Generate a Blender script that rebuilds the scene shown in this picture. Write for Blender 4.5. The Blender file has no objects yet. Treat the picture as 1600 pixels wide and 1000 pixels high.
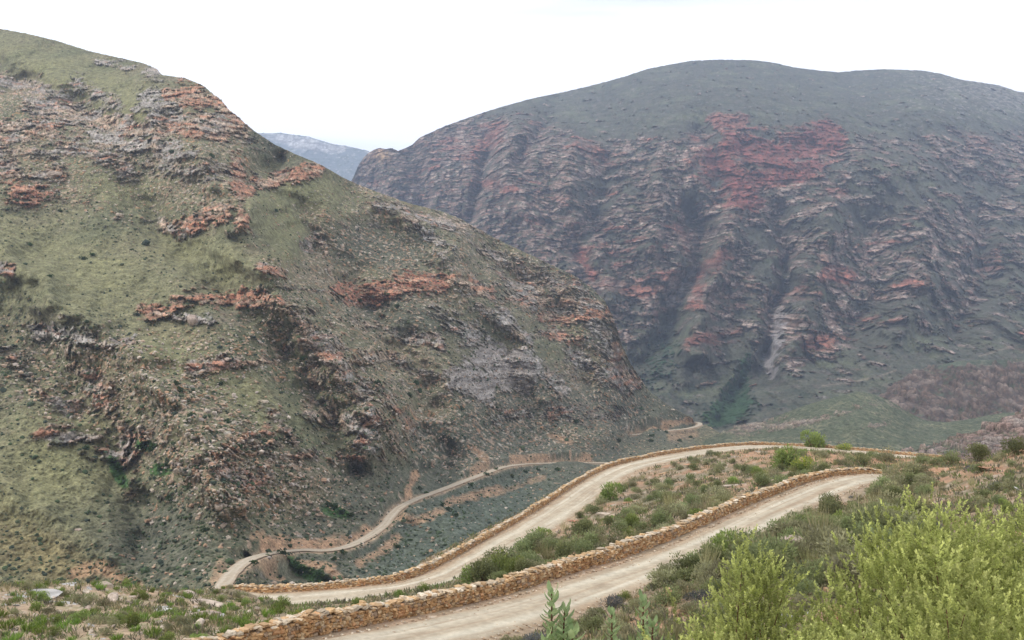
import bpy, math, numpy as np
from mathutils import Vector
R = math.radians
sc = bpy.context.scene
C = sc.collection
# ------------------------------------------------------------------ camera, sky, sun, exposure
F = 1386.0                      # focal length in photo pixels (1600 wide)
cd = bpy.data.cameras.new('camera'); cam = bpy.data.objects.new('camera', cd); C.objects.link(cam)
cd.sensor_width = 36.0; cd.lens = 36.0 * F / 1600.0
cd.clip_start = 0.1; cd.clip_end = 60000
cam.location = (0, 0, 0); cam.rotation_euler = (R(90), 0, 0)
sc.camera = cam
sc.view_settings.view_transform = 'Standard'; sc.view_settings.look = 'None'
sc.view_settings.exposure = 0.25; sc.view_settings.gamma = 1.0
SUN_EL, SUN_AZ = 46.0, 248.0    # azimuth clockwise from +Y: behind the camera and to the left
w = bpy.data.worlds.new('World'); sc.world = w; w.use_nodes = True
nt = w.node_tree; nt.nodes.clear()
def wn(t, **k):
    n = nt.nodes.new(t)
    for a, b in k.items(): setattr(n, a, b)
    return n
out = wn('ShaderNodeOutputWorld')
sky = wn('ShaderNodeTexSky', sky_type='NISHITA', sun_disc=False)
sky.sun_elevation = R(SUN_EL); sky.sun_rotation = R(SUN_AZ)
b1 = wn('ShaderNodeBackground'); b1.inputs[1].default_value = 0.12
nt.links.new(sky.outputs[0], b1.inputs[0])
tc = wn('ShaderNodeTexCoord'); mp = wn('ShaderNodeMapping'); mp.inputs['Scale'].default_value = (1.1, 1.1, 9.0)
mp.inputs['Location'].default_value = (0.35, 0.2, 0.6)
nz = wn('ShaderNodeTexNoise'); nz.inputs['Scale'].default_value = 1.5; nz.inputs['Detail'].default_value = 5
cr = wn('ShaderNodeValToRGB'); cr.color_ramp.elements[0].position = 0.33; cr.color_ramp.elements[0].color = (0.66, 0.68, 0.69, 1)
cr.color_ramp.elements[1].position = 0.50; cr.color_ramp.elements[1].color = (1.0, 1.0, 1.0, 1)
b2 = wn('ShaderNodeBackground'); b2.inputs[1].default_value = 1.4
nt.links.new(tc.outputs['Generated'], mp.inputs[0]); nt.links.new(mp.outputs[0], nz.inputs[0])
nt.links.new(nz.outputs[0], cr.inputs[0]); nt.links.new(cr.outputs[0], b2.inputs[0])
mx = wn('ShaderNodeMixShader'); mx.inputs[0].default_value = 0.92
nt.links.new(b1.outputs[0], mx.inputs[1]); nt.links.new(b2.outputs[0], mx.inputs[2])
nt.links.new(mx.outputs[0], out.inputs[0])
sl = bpy.data.lights.new('sun', 'SUN'); sl.energy = 2.0; sl.angle = R(12); sl.color = (1.0, 0.95, 0.87)
so = bpy.data.objects.new('sun', sl); C.objects.link(so)
_a, _e = R(SUN_AZ), R(SUN_EL)
sdir = Vector((math.sin(_a) * math.cos(_e), math.cos(_a) * math.cos(_e), math.sin(_e)))
so.rotation_euler = sdir.to_track_quat('Z', 'Y').to_euler()
sc.cycles.max_bounces = 5; sc.cycles.volume_bounces = 1

rng = np.random.default_rng(11)
f4 = np.float32
# ------------------------------------------------------------------ numeric helpers
def P(px, py, D):
    return np.array([(px - 800) / F * D, D, -(py - 500) / F * D])
_pr = np.random.default_rng(5)
_perm = _pr.permutation(4096).astype(np.int32)
_ang = _pr.random(4096) * 2 * np.pi
_gx, _gy = np.cos(_ang).astype(f4), np.sin(_ang).astype(f4)
_hv = _pr.random(4096).astype(f4)
def _hash(xi, yi, seed): return _perm[(_perm[(xi + seed * 57) & 4095] + yi * 31 + seed) & 4095]
def cellhash(xi, yi, seed): return _hv[_hash(xi.astype(np.int32), yi.astype(np.int32), seed)]
def gn(x, y, seed=0):
    x = np.asarray(x, f4); y = np.asarray(y, f4)
    xf = np.floor(x); yf = np.floor(y); xi = xf.astype(np.int32); yi = yf.astype(np.int32)
    fx = x - xf; fy = y - yf
    u = fx * fx * fx * (fx * (fx * 6 - 15) + 10); v = fy * fy * fy * (fy * (fy * 6 - 15) + 10)
    def g(a, b, dx, dy):
        h = _hash(a, b, seed); return _gx[h] * dx + _gy[h] * dy
    n00 = g(xi, yi, fx, fy); n10 = g(xi + 1, yi, fx - 1, fy)
    n01 = g(xi, yi + 1, fx, fy - 1); n11 = g(xi + 1, yi + 1, fx - 1, fy - 1)
    a = n00 + u * (n10 - n00); b = n01 + u * (n11 - n01)
    return (a + v * (b - a)) * 1.5
def fbm(x, y, o=4, seed=0, ridged=False, gain=0.5):
    s = 0; a = 1.0; t = 0
    for i in range(o):
        n = gn(x, y, seed + i * 7)
        if ridged: n = 1 - 2 * np.abs(n)
        s = s + a * n; t += a; a *= gain
        x, y = x * 1.93 + y * 0.31 + 3.7, y * 1.93 - x * 0.31 + 1.3
    return s / t
def worley(x, y, seed=0):
    """blocks with cracks: distance to the nearest crack (0..1) and a random value per block"""
    x = np.asarray(x, f4); y = np.asarray(y, f4); xi = np.floor(x).astype(np.int32); yi = np.floor(y).astype(np.int32)
    f1 = np.full(x.shape, 9, f4); f2 = np.full(x.shape, 9, f4); h = np.zeros(x.shape, f4)
    for i in (-1, 0, 1):
        for j in (-1, 0, 1):
            k = _hash(xi + i, yi + j, seed); k2 = _perm[k]
            d = (xi + i + .12 + .76 * _hv[k] - x) ** 2 + (yi + j + .12 + .76 * _hv[k2] - y) ** 2
            m = d < f1; f2 = np.where(m, f1, np.minimum(f2, d)); f1 = np.where(m, d, f1); h = np.where(m, _hv[_perm[k2]], h)
    return np.sqrt(f2) - np.sqrt(f1), h
def ss(a, b, x):
    t = np.clip((x - a) / (b - a), 0, 1); return t * t * (3 - 2 * t)
def mixc(a, b, t): return a + (np.asarray(b, f4) - a) * t[..., None]
def tps(pts, vals, smooth=0.0):
    pts = np.asarray(pts, float); vals = np.asarray(vals, float)
    m = pts.mean(0); s = pts.std(0).max(); p = (pts - m) / s; n = len(p)
    r = np.sqrt(((p[:, None] - p[None]) ** 2).sum(-1)); K = np.where(r > 0, r * r * np.log(r + 1e-12), 0) + np.eye(n) * smooth
    Q = np.c_[np.ones(n), p]; A = np.zeros((n + 3, n + 3)); A[:n, :n] = K; A[:n, n:] = Q; A[n:, :n] = Q.T
    wv = np.linalg.solve(A, np.r_[vals, 0, 0, 0])
    def ev(x, y):
        x = (np.asarray(x, float) - m[0]) / s; y = (np.asarray(y, float) - m[1]) / s
        o = wv[n] + wv[n + 1] * x + wv[n + 2] * y
        for i in range(n):
            r2 = (x - p[i, 0]) ** 2 + (y - p[i, 1]) ** 2
            o = o + wv[i] * 0.5 * r2 * np.log(r2 + 1e-20)
        return o
    return ev
def polydist(x, y, pts):
    """distance to a polyline, and the parameter along it (index + fraction)"""
    best = np.full(np.shape(x), 1e9, f4); par = np.zeros(np.shape(x), f4)
    pts = np.asarray(pts, float)
    for i in range(len(pts) - 1):
        a, b = pts[i, :2], pts[i + 1, :2]; d = b - a; L = (d * d).sum() + 1e-9
        t = np.clip(((x - a[0]) * d[0] + (y - a[1]) * d[1]) / L, 0, 1)
        q = np.hypot(x - a[0] - t * d[0], y - a[1] - t * d[1])
        k = q < best; best = np.where(k, q, best); par = np.where(k, i + t, par)
    return best, par
def smooth_path(pts, step):
    """Catmull-Rom through 3-D points, resampled every STEP metres"""
    p = np.asarray(pts, float); p = np.vstack([2 * p[0] - p[1], p, 2 * p[-1] - p[-2]]); o = []
    for i in range(1, len(p) - 2):
        for t in np.linspace(0, 1, 24, endpoint=False):
            a, b, c, d = p[i - 1], p[i], p[i + 1], p[i + 2]
            o.append(0.5 * ((2 * b) + (-a + c) * t + (2 * a - 5 * b + 4 * c - d) * t * t + (-a + 3 * b - 3 * c + d) * t ** 3))
    o.append(p[-2]); o = np.array(o)
    s = np.r_[0, np.cumsum(np.linalg.norm(np.diff(o, axis=0), axis=1))]
    q = np.arange(0, s[-1], step)
    return np.stack([np.interp(q, s, o[:, k]) for k in range(3)], 1)
def ellz(X, Y, cx, cy, rx, ry, deg=0, pw=1.5):
    a = R(deg); dx, dy = X - cx, Y - cy
    u = (dx * math.cos(a) + dy * math.sin(a)) / rx; v = (-dx * math.sin(a) + dy * math.cos(a)) / ry
    return np.exp(-(u * u + v * v) ** pw * 0.7).astype(f4)
# ------------------------------------------------------------------ mesh and object helpers
def mesh_np(name, V, Fc, cols=None, smooth=True, mat=None):
    V = np.asarray(V, f4); Fc = np.asarray(Fc, np.int32); k = Fc.shape[1]
    me = bpy.data.meshes.new(name); me.vertices.add(len(V)); me.vertices.foreach_set('co', V.ravel())
    me.loops.add(Fc.size); me.loops.foreach_set('vertex_index', Fc.ravel())
    me.polygons.add(len(Fc)); me.polygons.foreach_set('loop_start', np.arange(0, Fc.size, k, dtype=np.int32))
    me.update(calc_edges=True)
    me.polygons.foreach_set('use_smooth', np.full(len(Fc), smooth))
    if cols is not None:
        at = me.color_attributes.new('tint', 'FLOAT_COLOR', 'POINT')
        at.data.foreach_set('color', np.c_[np.clip(cols, 0, 1), np.ones(len(V))].astype(f4).ravel())
    if mat: me.materials.append(mat)
    me.validate(); return me
def link(name, data=None, parent=None, loc=(0, 0, 0), rz=0, s=1.0):
    o = bpy.data.objects.new(name, data); C.objects.link(o)
    o.parent = parent; o.location = loc; o.rotation_euler = (0, 0, rz)
    o.scale = (s, s, s) if np.isscalar(s) else s
    return o
def tag(o, label=None, cat=None, group=None, kind=None):
    if label: o['label'] = label
    if cat: o['category'] = cat
    if group: o['group'] = group
    if kind: o['kind'] = kind
    return o
def copy_tree(o, name=None):
    c = o.copy(); C.objects.link(c)
    for ch in o.children:
        d = ch.copy(); C.objects.link(d); d.parent = c
    return c
def gridfaces(nr, nc):
    i = np.arange(nr * nc).reshape(nr, nc)
    return np.stack([i[:-1, :-1], i[:-1, 1:], i[1:, 1:], i[1:, :-1]], -1).reshape(-1, 4)
def material(name, rough=0.95, color=None, attr=True, scale=1.0, vary=0.25, bump=0.3, bumpdist=0.1, rnd=0.0, transl=0.0, spec=0.15):
    m = bpy.data.materials.new(name); m.use_nodes = True; t = m.node_tree; N = t.nodes; L = t.links
    b = N['Principled BSDF']; b.inputs['Roughness'].default_value = rough
    b.inputs['Specular IOR Level'].default_value = spec
    if attr:
        a = N.new('ShaderNodeAttribute'); a.attribute_name = 'tint'; src = a.outputs['Color']
    else:
        a = N.new('ShaderNodeRGB'); a.outputs[0].default_value = (*color, 1); src = a.outputs[0]
    tcn = N.new('ShaderNodeTexCoord'); n = N.new('ShaderNodeTexNoise'); n.inputs['Scale'].default_value = scale
    n.inputs['Detail'].default_value = 5; n.inputs['Roughness'].default_value = 0.65
    L.new(tcn.outputs['Object'], n.inputs['Vector'])
    mr = N.new('ShaderNodeMapRange'); mr.inputs[1].default_value = 0.3; mr.inputs[2].default_value = 0.7
    mr.inputs[3].default_value = 1 - vary; mr.inputs[4].default_value = 1 + vary; L.new(n.outputs[0], mr.inputs[0])
    n2_ = N.new('ShaderNodeTexNoise'); n2_.inputs['Scale'].default_value = scale * 0.23; n2_.inputs['Detail'].default_value = 3; L.new(tcn.outputs['Object'], n2_.inputs['Vector'])
    mr2 = N.new('ShaderNodeMapRange'); mr2.inputs[1].default_value = 0.3; mr2.inputs[2].default_value = 0.7; mr2.inputs[3].default_value = 1 - vary * .6; mr2.inputs[4].default_value = 1 + vary * .6; L.new(n2_.outputs[0], mr2.inputs[0])
    mm = N.new('ShaderNodeMath'); mm.operation = 'MULTIPLY'; L.new(mr.outputs[0], mm.inputs[0]); L.new(mr2.outputs[0], mm.inputs[1])
    vm = N.new('ShaderNodeVectorMath'); vm.operation = 'SCALE'; L.new(src, vm.inputs[0]); L.new(mm.outputs[0], vm.inputs['Scale']); o = vm.outputs[0]
    if rnd:
        oi = N.new('ShaderNodeObjectInfo'); hs = N.new('ShaderNodeHueSaturation')
        m2 = N.new('ShaderNodeMapRange'); m2.inputs[3].default_value = 1 - rnd; m2.inputs[4].default_value = 1 + rnd
        m3 = N.new('ShaderNodeMapRange'); m3.inputs[3].default_value = 0.485; m3.inputs[4].default_value = 0.515
        L.new(oi.outputs['Random'], m2.inputs[0]); L.new(oi.outputs['Random'], m3.inputs[0])
        L.new(m2.outputs[0], hs.inputs['Value']); L.new(m3.outputs[0], hs.inputs['Hue']); L.new(o, hs.inputs['Color']); o = hs.outputs[0]
    L.new(o, b.inputs['Base Color'])
    if bump:
        bp = N.new('ShaderNodeBump'); bp.inputs['Strength'].default_value = bump; bp.inputs['Distance'].default_value = bumpdist
        L.new(n.outputs[0], bp.inputs['Height']); L.new(bp.outputs[0], b.inputs['Normal'])
    if transl:
        tr = N.new('ShaderNodeBsdfTranslucent'); ms = N.new('ShaderNodeMixShader'); ms.inputs[0].default_value = transl
        L.new(o, tr.inputs[0]); L.new(b.outputs[0], ms.inputs[1]); L.new(tr.outputs[0], ms.inputs[2])
        L.new(ms.outputs[0], N['Material Output'].inputs[0])
    return m
M_hill = material('hillside', scale=1.1, vary=0.58, bump=0.6, bumpdist=0.5)
M_far = material('far_rock', scale=0.22, vary=0.42, bump=0.6, bumpdist=1.5)
M_soil = material('soil', scale=4.0, vary=0.30, bump=0.6, bumpdist=0.06)
M_road = material('gravel_road', scale=3.0, vary=0.17, bump=0.5, bumpdist=0.03)
M_stone = material('wall_stone', scale=9.0, vary=0.25, bump=0.7, bumpdist=0.03)
M_rock = material('loose_rock', scale=3.0, vary=0.30, bump=0.7, bumpdist=0.06, rnd=0.15)
M_leaf = material('leaves', scale=6.0, vary=0.2, bump=0, rnd=0.28, transl=0.35, rough=0.7)
M_near = material('near_leaves', scale=5.0, vary=0.22, bump=0, transl=0.45, rough=0.6)
M_scrub = material('scrub', scale=1.5, vary=0.3, bump=0)
M_bark = material('bark', attr=False, color=(0.13, 0.065, 0.045), scale=20, vary=0.3, bump=0.3, bumpdist=0.005)

# ------------------------------------------------------------------ mountain faces
def outcrops(X, Y, lst, nzf):
    """the strongest rock value and its redness from a list of ((points), half thickness, strength, red)"""
    rock = np.zeros(X.shape, f4); red = np.zeros(X.shape, f4)
    X = X + 9 * fbm(X / 38, Y / 30, 3, 401) + 3 * gn(X / 7, Y / 7, 405); Y = Y + 8 * fbm(X / 45, Y / 30, 3, 402) + 3 * gn(X / 8, Y / 6, 406)
    for pts, th, st, rd in lst:
        pp = np.array(pts, float); lo = pp.min(0) - th * 2.6; hi = pp.max(0) + th * 2.6
        m = (X > lo[0]) & (X < hi[0]) & (Y > lo[1]) & (Y < hi[1])
        if not m.any(): continue
        d, _ = polydist(X[m], Y[m], pp)
        v = (st * (1.2 - d / (th * 1.2) + 0.9 * nzf[m])).astype(f4)
        k = v > rock[m]; r0 = rock[m]; e0 = red[m]; r0[k] = v[k]; e0[k] = rd; rock[m] = r0; red[m] = e0
    return np.clip(rock, 0, 1), red
def face(name, px, crest, foot, ctrl, feats, shape, nrow, back, mat, curve=1.0, logd=False, carve=None, backs=(60, 0.5)):
    """a hillside: real points at real distances between its foot and its crest, its back falling away behind the crest"""
    crest = np.array(crest, float); foot = np.array(foot, float)
    cy = np.interp(px, crest[:, 0], crest[:, 1]); fy = np.interp(px, foot[:, 0], foot[:, 1])
    k = np.hanning(9); k /= k.sum(); cy = np.convolve(np.pad(cy, 4, mode='edge'), k, 'valid')
    t = np.linspace(0, 1, nrow) ** curve
    X = np.repeat(px[None, :], nrow, 0); Y = fy[None] + (cy - fy)[None] * t[:, None]
    cp = np.array(ctrl, float); ev = tps(cp[:, :2], np.log(cp[:, 2]) if logd else cp[:, 2], 1e-4)
    D = ev(X, Y); D = np.exp(D) if logd else D
    Xf = X + 20 * fbm(X / 70, Y / 55, 4, 501); Yf = Y + 14 * fbm(X / 70, Y / 55, 3, 502); am_ = np.clip(1 + .9 * fbm(X / 60, Y / 45, 3, 503), .3, 1.6)
    for pts, wd, am in feats:
        d, _ = polydist(Xf, Yf, pts); D = D + am * am_ * np.exp(-(d / wd) ** 2)
    D, dz, col = shape(X.astype(f4), Y.astype(f4), D.astype(f4))
    W = np.stack([(X - 800) / F * D, D, -(Y - 500) / F * D + dz], -1)
    if carve is not None: W, col = carve(W, col, X, Y)
    if back:
        e = W[-1]; r = []
        dirv = e[:, :2] / np.linalg.norm(e[:, :2], axis=1)[:, None]
        for j in range(1, back + 1):
            s = backs[0] * (j / back) ** 1.5 * 6
            q = e.copy(); q[:, :2] += dirv * s; q[:, 2] -= backs[1] * s * min(1, s / backs[0])
            r.append(q)
        W = np.concatenate([W, np.array(r)]); col = np.concatenate([col, np.repeat(col[-1:], back, 0)])
    me = mesh_np(name, W.reshape(-1, 3), gridfaces(W.shape[0], W.shape[1]), col.reshape(-1, 3), True, mat)
    o = link(name, me); tag(o, kind='structure')
    return o, W, X, Y
def strata(D, z, x, p, w, amp, blk, seed, tilt=0.08):
    zz = z + tilt * x + 6 * p * 0.25 * gn(x / (w * 9), z / (w * 9), seed + 3)
    zz = zz + 0.35 * p * gn(x / w, z / w, seed + 4)
    a = zz / p; fl = np.floor(a); fr = a - fl
    ter = (fl + ss(0.55, 1.0, fr) - a) * p
    wj = w * (0.6 + 1.4 * cellhash(fl, fl * 0, seed + 9))
    cx = np.floor(x / wj + 13 * cellhash(fl, fl * 0 + 1, seed + 5) + 0.35 * gn(x / w, z / w, seed + 6))
    bl = cellhash(cx, fl, seed + 1) - 0.5
    hj = cellhash(cx, fl, seed + 2)
    return ter * amp, bl * blk, hj, fr

ROAD_THIN = [(330, 935, 245), (350, 908, 258), (362, 890, 270), (380, 877, 285), (400, 867, 300), (430, 861.5, 318), (470, 861, 333), (510, 862, 340), (540, 856, 352),
             (570, 843, 372), (600, 822, 398), (612, 805, 415), (625, 790, 430), (650, 780, 447), (690, 764, 473), (730, 750, 505), (760, 738, 532),
             (790, 728, 565), (830, 724.5, 600), (880, 723, 632), (930, 723, 655), (975, 724, 672)]
ROAD_BEND = [(985, 680, 800), (1010, 676.5, 815), (1045, 672.5, 833), (1075, 669, 850), (1092, 664.5, 868), (1093, 661, 888), (1086, 659, 905)]
thin_path = smooth_path([P(*q) for q in ROAD_THIN], 2.0); bend_path = smooth_path([P(*q) for q in ROAD_BEND], 2.0)
thin_path[:, 2] = np.convolve(np.pad(thin_path[:, 2], 15, mode='edge'), np.ones(31) / 31, 'valid')
thin_px = np.c_[thin_path[:, 0] / thin_path[:, 1] * F + 800, 500 - thin_path[:, 2] / thin_path[:, 1] * F]

L_CREST = [(-260, 10), (-120, 22), (0, 45), (40, 52), (90, 64), (140, 80), (190, 91), (225, 99), (246, 108), (252, 117), (290, 122), (318, 134), (332, 146), (348, 158), (356, 170), (372, 182),
           (388, 197), (402, 208), (430, 226), (460, 240), (490, 252), (506, 260), (530, 274), (556, 287), (590, 300), (640, 318), (690, 330),
           (720, 342), (770, 370), (800, 385), (850, 408), (900, 432), (925, 450), (945, 470), (960, 500), (972, 540), (985, 568), (1000, 590), (1015, 612),
           (1045, 634), (1075, 650), (1110, 668), (1140, 686), (1180, 706), (1240, 716)]
L_FOOT = [(-260, 1010), (0, 1005), (350, 985), (500, 960), (620, 945), (700, 925), (800, 875), (900, 805), (980, 755), (1080, 735), (1180, 728), (1240, 725)]
L_CTRL = [(-250, 10, 960), (0, 45, 900), (100, 65, 890), (200, 93, 870), (250, 117, 800), (330, 145, 740), (400, 207, 700), (500, 258, 710), (560, 288, 750), (680, 330, 830), (780, 375, 870), (900, 432, 880),
          (960, 500, 875), (985, 568, 868), (1015, 612, 862), (1080, 652, 880), (1180, 706, 760), (1240, 716, 720),
          (-250, 150, 760), (0, 150, 720), (150, 150, 740), (-250, 300, 560), (0, 300, 560), (200, 300, 590), (-250, 500, 430), (0, 500, 432), (200, 500, 440), (100, 700, 350), (-250, 700, 330), (0, 870, 285), (-250, 870, 260), (150, 880, 290), (250, 900, 275), (0, 1000, 240), (250, 985, 235),
          (400, 350, 560), (400, 500, 450), (400, 700, 358), (300, 800, 318), (300, 600, 395), (550, 400, 650), (550, 600, 480), (550, 750, 400), (480, 800, 360),
          (700, 400, 740), (700, 500, 650), (700, 600, 570), (700, 700, 510), (850, 500, 800), (850, 600, 715), (850, 680, 650), (950, 600, 800), (950, 680, 720), (1020, 660, 815), (1040, 700, 740),
          (400, 900, 275), (400, 970, 240), (500, 890, 310), (500, 940, 270), (600, 860, 365), (600, 920, 310), (700, 800, 432), (700, 860, 375), (700, 920, 320), (800, 780, 500), (800, 850, 420), (900, 750, 585), (900, 800, 500), (1000, 750, 620), (1100, 715, 730), (1180, 726, 700)] + ROAD_THIN[::2] + ROAD_BEND[::2]
L_FEATS = [([(0, 500), (60, 540), (130, 640), (180, 720), (215, 800), (230, 880)], 38, 14), ([(420, 270), (480, 380), (560, 470), (640, 570), (665, 650), (690, 730)], 34, 35),
           ([(-50, 90), (60, 140), (170, 190)], 22, 35), ([(210, 120), (290, 230), (375, 330), (400, 400), (480, 500), (560, 600), (600, 670)], 42, -32),
           ([(590, 310), (690, 370), (740, 440), (810, 530), (850, 600)], 32, -35), ([(-80, 360), (60, 450), (150, 520), (230, 560), (300, 680), (350, 780)], 44, -27),
           ([(0, 760), (120, 830), (250, 905)], 26, -9), ([(760, 400), (850, 470), (900, 560), (930, 640)], 24, 27), ([(220, 330), (330, 430), (430, 530), (500, 640), (540, 740)], 30, 24),
           ([(380, 870), (460, 905), (540, 925)], 16, 16), ([(640, 800), (720, 850), (760, 890)], 20, -10)]
L_OUT = [([(820, 450), (900, 480), (950, 520), (972, 580)], 38, .72, .35), ([(760, 395), (830, 430), (900, 455)], 20, .68, .3), ([(700, 500), (760, 545)], 24, .6, .2), ([(440, 480), (520, 560), (580, 640), (620, 700)], 34, .58, .45), ([(230, 250), (330, 270)], 24, .62, .3), ([(0, 235), (120, 230), (200, 262)], 24, .6, .35), ([(330, 690), (420, 680)], 30, .52, .5), ([(590, 310), (650, 345)], 14, .6, .25), ([(120, 130), (180, 160)], 16, .6, .3), ([(-100, 120), (0, 125), (50, 140), (90, 150)], 18, .9, .35), ([(60, 165), (130, 180), (200, 200), (250, 205), (300, 190), (380, 205)], 22, 1, .42), ([(230, 160), (262, 160)], 22, 1.1, 0), ([(265, 152), (300, 150), (340, 155), (365, 175), (380, 195)], 18, 1.1, .75),
         ([(230, 112), (250, 110)], 10, .9, .1), ([(150, 95), (210, 104)], 7, .7, .1), ([(-50, 200), (30, 205), (80, 200)], 22, .9, .5), ([(150, 215), (220, 230), (270, 235)], 16, 1, .15), ([(280, 205), (310, 208)], 11, 1.1, .9),
         ([(330, 212), (360, 212), (375, 205)], 9, 1, .7), ([(-60, 260), (0, 270), (60, 275), (90, 270)], 14, .8, .5), ([(20, 295), (50, 300), (80, 305)], 16, 1.1, .95), ([(270, 245), (300, 240)], 11, 1, 0), ([(280, 355), (300, 345), (330, 335), (355, 330)], 15, 1.1, .8), ([(372, 250), (376, 290), (374, 330), (378, 350)], 13, 1.1, .8),
         ([(385, 293), (410, 286), (450, 278), (505, 262)], 11, 1.1, .8), ([(250, 350), (290, 362)], 12, .9, .4), ([(535, 452), (560, 458), (600, 452), (640, 444), (690, 440)], 15, 1.3, 1.0), ([(555, 470), (590, 468)], 12, 1.2, 1.0), ([(690, 435), (730, 440), (760, 460)], 12, .9, .6),
         ([(230, 493), (260, 488), (300, 465), (350, 468), (400, 466), (435, 470)], 14, 1, .85), ([(270, 492), (300, 500), (322, 500)], 11, 1.3, .05), ([(410, 420), (440, 425)], 10, .9, .5), ([(480, 385), (500, 370), (505, 395)], 10, .9, .4), ([(650, 345), (700, 345), (750, 362)], 12, .9, .3),
         ([(485, 640), (520, 650), (560, 660), (575, 680)], 22, .9, .42), ([(670, 365), (700, 385), (690, 400)], 10, 1, 0), ([(760, 560), (720, 590), (765, 597), (815, 590), (810, 565)], 22, 1.4, -.4), ([(760, 600), (790, 570)], 26, 1.4, -.4), ([(815, 545), (845, 575), (880, 610)], 14, .9, .1),
         ([(750, 480), (790, 500), (820, 530)], 15, .8, .12), ([(800, 470), (850, 470), (900, 475), (940, 480)], 12, .95, .5), ([(850, 495), (900, 500), (950, 490)], 11, 1.1, .8), ([(930, 500), (950, 530)], 20, 1.1, .0), ([(860, 520), (900, 530)], 12, 1, .7), ([(960, 540), (975, 580), (990, 600)], 13, 1, .5),
         ([(900, 560), (940, 580)], 18, .75, .15), ([(640, 535), (680, 525), (690, 540)], 9, 1, .4), ([(570, 560), (640, 545)], 9, .6, .4), ([(300, 575), (350, 565), (430, 565)], 12, .85, .5), ([(60, 515), (110, 525), (140, 540)], 13, .8, .2), ([(100, 545), (160, 620), (200, 690)], 20, .7, .5),
         ([(120, 530), (170, 540), (210, 530)], 8, .9, .3), ([(30, 570), (70, 620), (110, 640)], 14, .7, .4), ([(70, 680), (150, 690), (200, 720), (200, 780)], 18, .65, .5), ([(600, 620), (640, 680)], 18, .55, .5), ([(330, 720), (400, 760), (380, 790)], 26, .6, .6), ([(180, 340), (190, 335)], 6, .9, .3),
         ([(420, 640), (470, 700), (560, 720)], 16, .5, .4), ([(780, 650), (880, 640), (960, 650)], 18, .5, .35), ([(0, 420), (15, 425)], 8, .9, .4), ([(680, 480), (720, 500), (760, 530)], 14, .7, .15), ([(560, 500), (620, 520)], 12, .5, .4)]
L_RUB = [(150, 260, 200, 60, 8), (60, 180, 120, 40, 5), (330, 250, 60, 50, 20), (470, 340, 60, 40, 30), (330, 680, 150, 90, 20), (250, 600, 120, 60, 30), (600, 600, 160, 60, 35), (700, 660, 150, 60, 10), (880, 640, 120, 60, 20), (180, 260, 180, 60, 5), (830, 430, 110, 40, 30), (460, 450, 60, 60, 40), (90, 600, 90, 60, 40), (400, 760, 120, 50, 10), (560, 310, 60, 25, 15), (660, 420, 200, 80, 20), (350, 560, 110, 40, 0), (520, 540, 80, 60, 40), (940, 600, 70, 50, 50)]
L_GRN = [(100, 420, 170, 70, 15), (330, 405, 90, 35, 25), (110, 110, 140, 28, 18), (170, 160, 90, 20, 25), (380, 610, 120, 26, 35), (80, 760, 110, 130, 20), (430, 330, 50, 40, 30), (500, 300, 60, 25, 20), (190, 300, 60, 30, 10), (450, 380, 30, 30, 0), (260, 560, 50, 20, 30)]
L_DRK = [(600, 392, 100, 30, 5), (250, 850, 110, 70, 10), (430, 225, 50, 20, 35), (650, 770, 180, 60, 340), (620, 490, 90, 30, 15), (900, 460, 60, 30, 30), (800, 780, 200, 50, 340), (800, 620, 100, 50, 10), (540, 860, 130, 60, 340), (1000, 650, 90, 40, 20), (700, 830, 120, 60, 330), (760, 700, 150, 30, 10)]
BANKS = [([(415, 845), (450, 850), (500, 852), (550, 845), (575, 830)], 12, 1), ([(635, 775), (640, 760), (650, 740)], 7, .9), ([(740, 735), (760, 720), (740, 700)], 7, .7), ([(800, 716), (860, 714), (920, 714)], 6, .8), ([(860, 680), (890, 690)], 6, .7),
         ([(620, 805), (650, 815), (690, 800)], 8, .8), ([(700, 785), (740, 775), (780, 765)], 8, .8), ([(560, 880), (600, 860), (620, 840)], 8, .75), ([(400, 880), (450, 878), (520, 885)], 7, .8), ([(510, 885), (545, 920)], 9, .9), ([(440, 905), (400, 895)], 6, .7),
         ([(1000, 668), (1060, 660), (1085, 655)], 6, .8), ([(1050, 683), (1085, 678)], 8, .5), ([(345, 880), (335, 905)], 9, .6), ([(120, 895), (160, 888), (190, 905), (210, 915)], 13, .8), ([(395, 840), (410, 835)], 8, .7), ([(780, 770), (850, 745)], 5, .5)]
TRACKS = [([(20, 870), (120, 830)], 0)]
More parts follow.
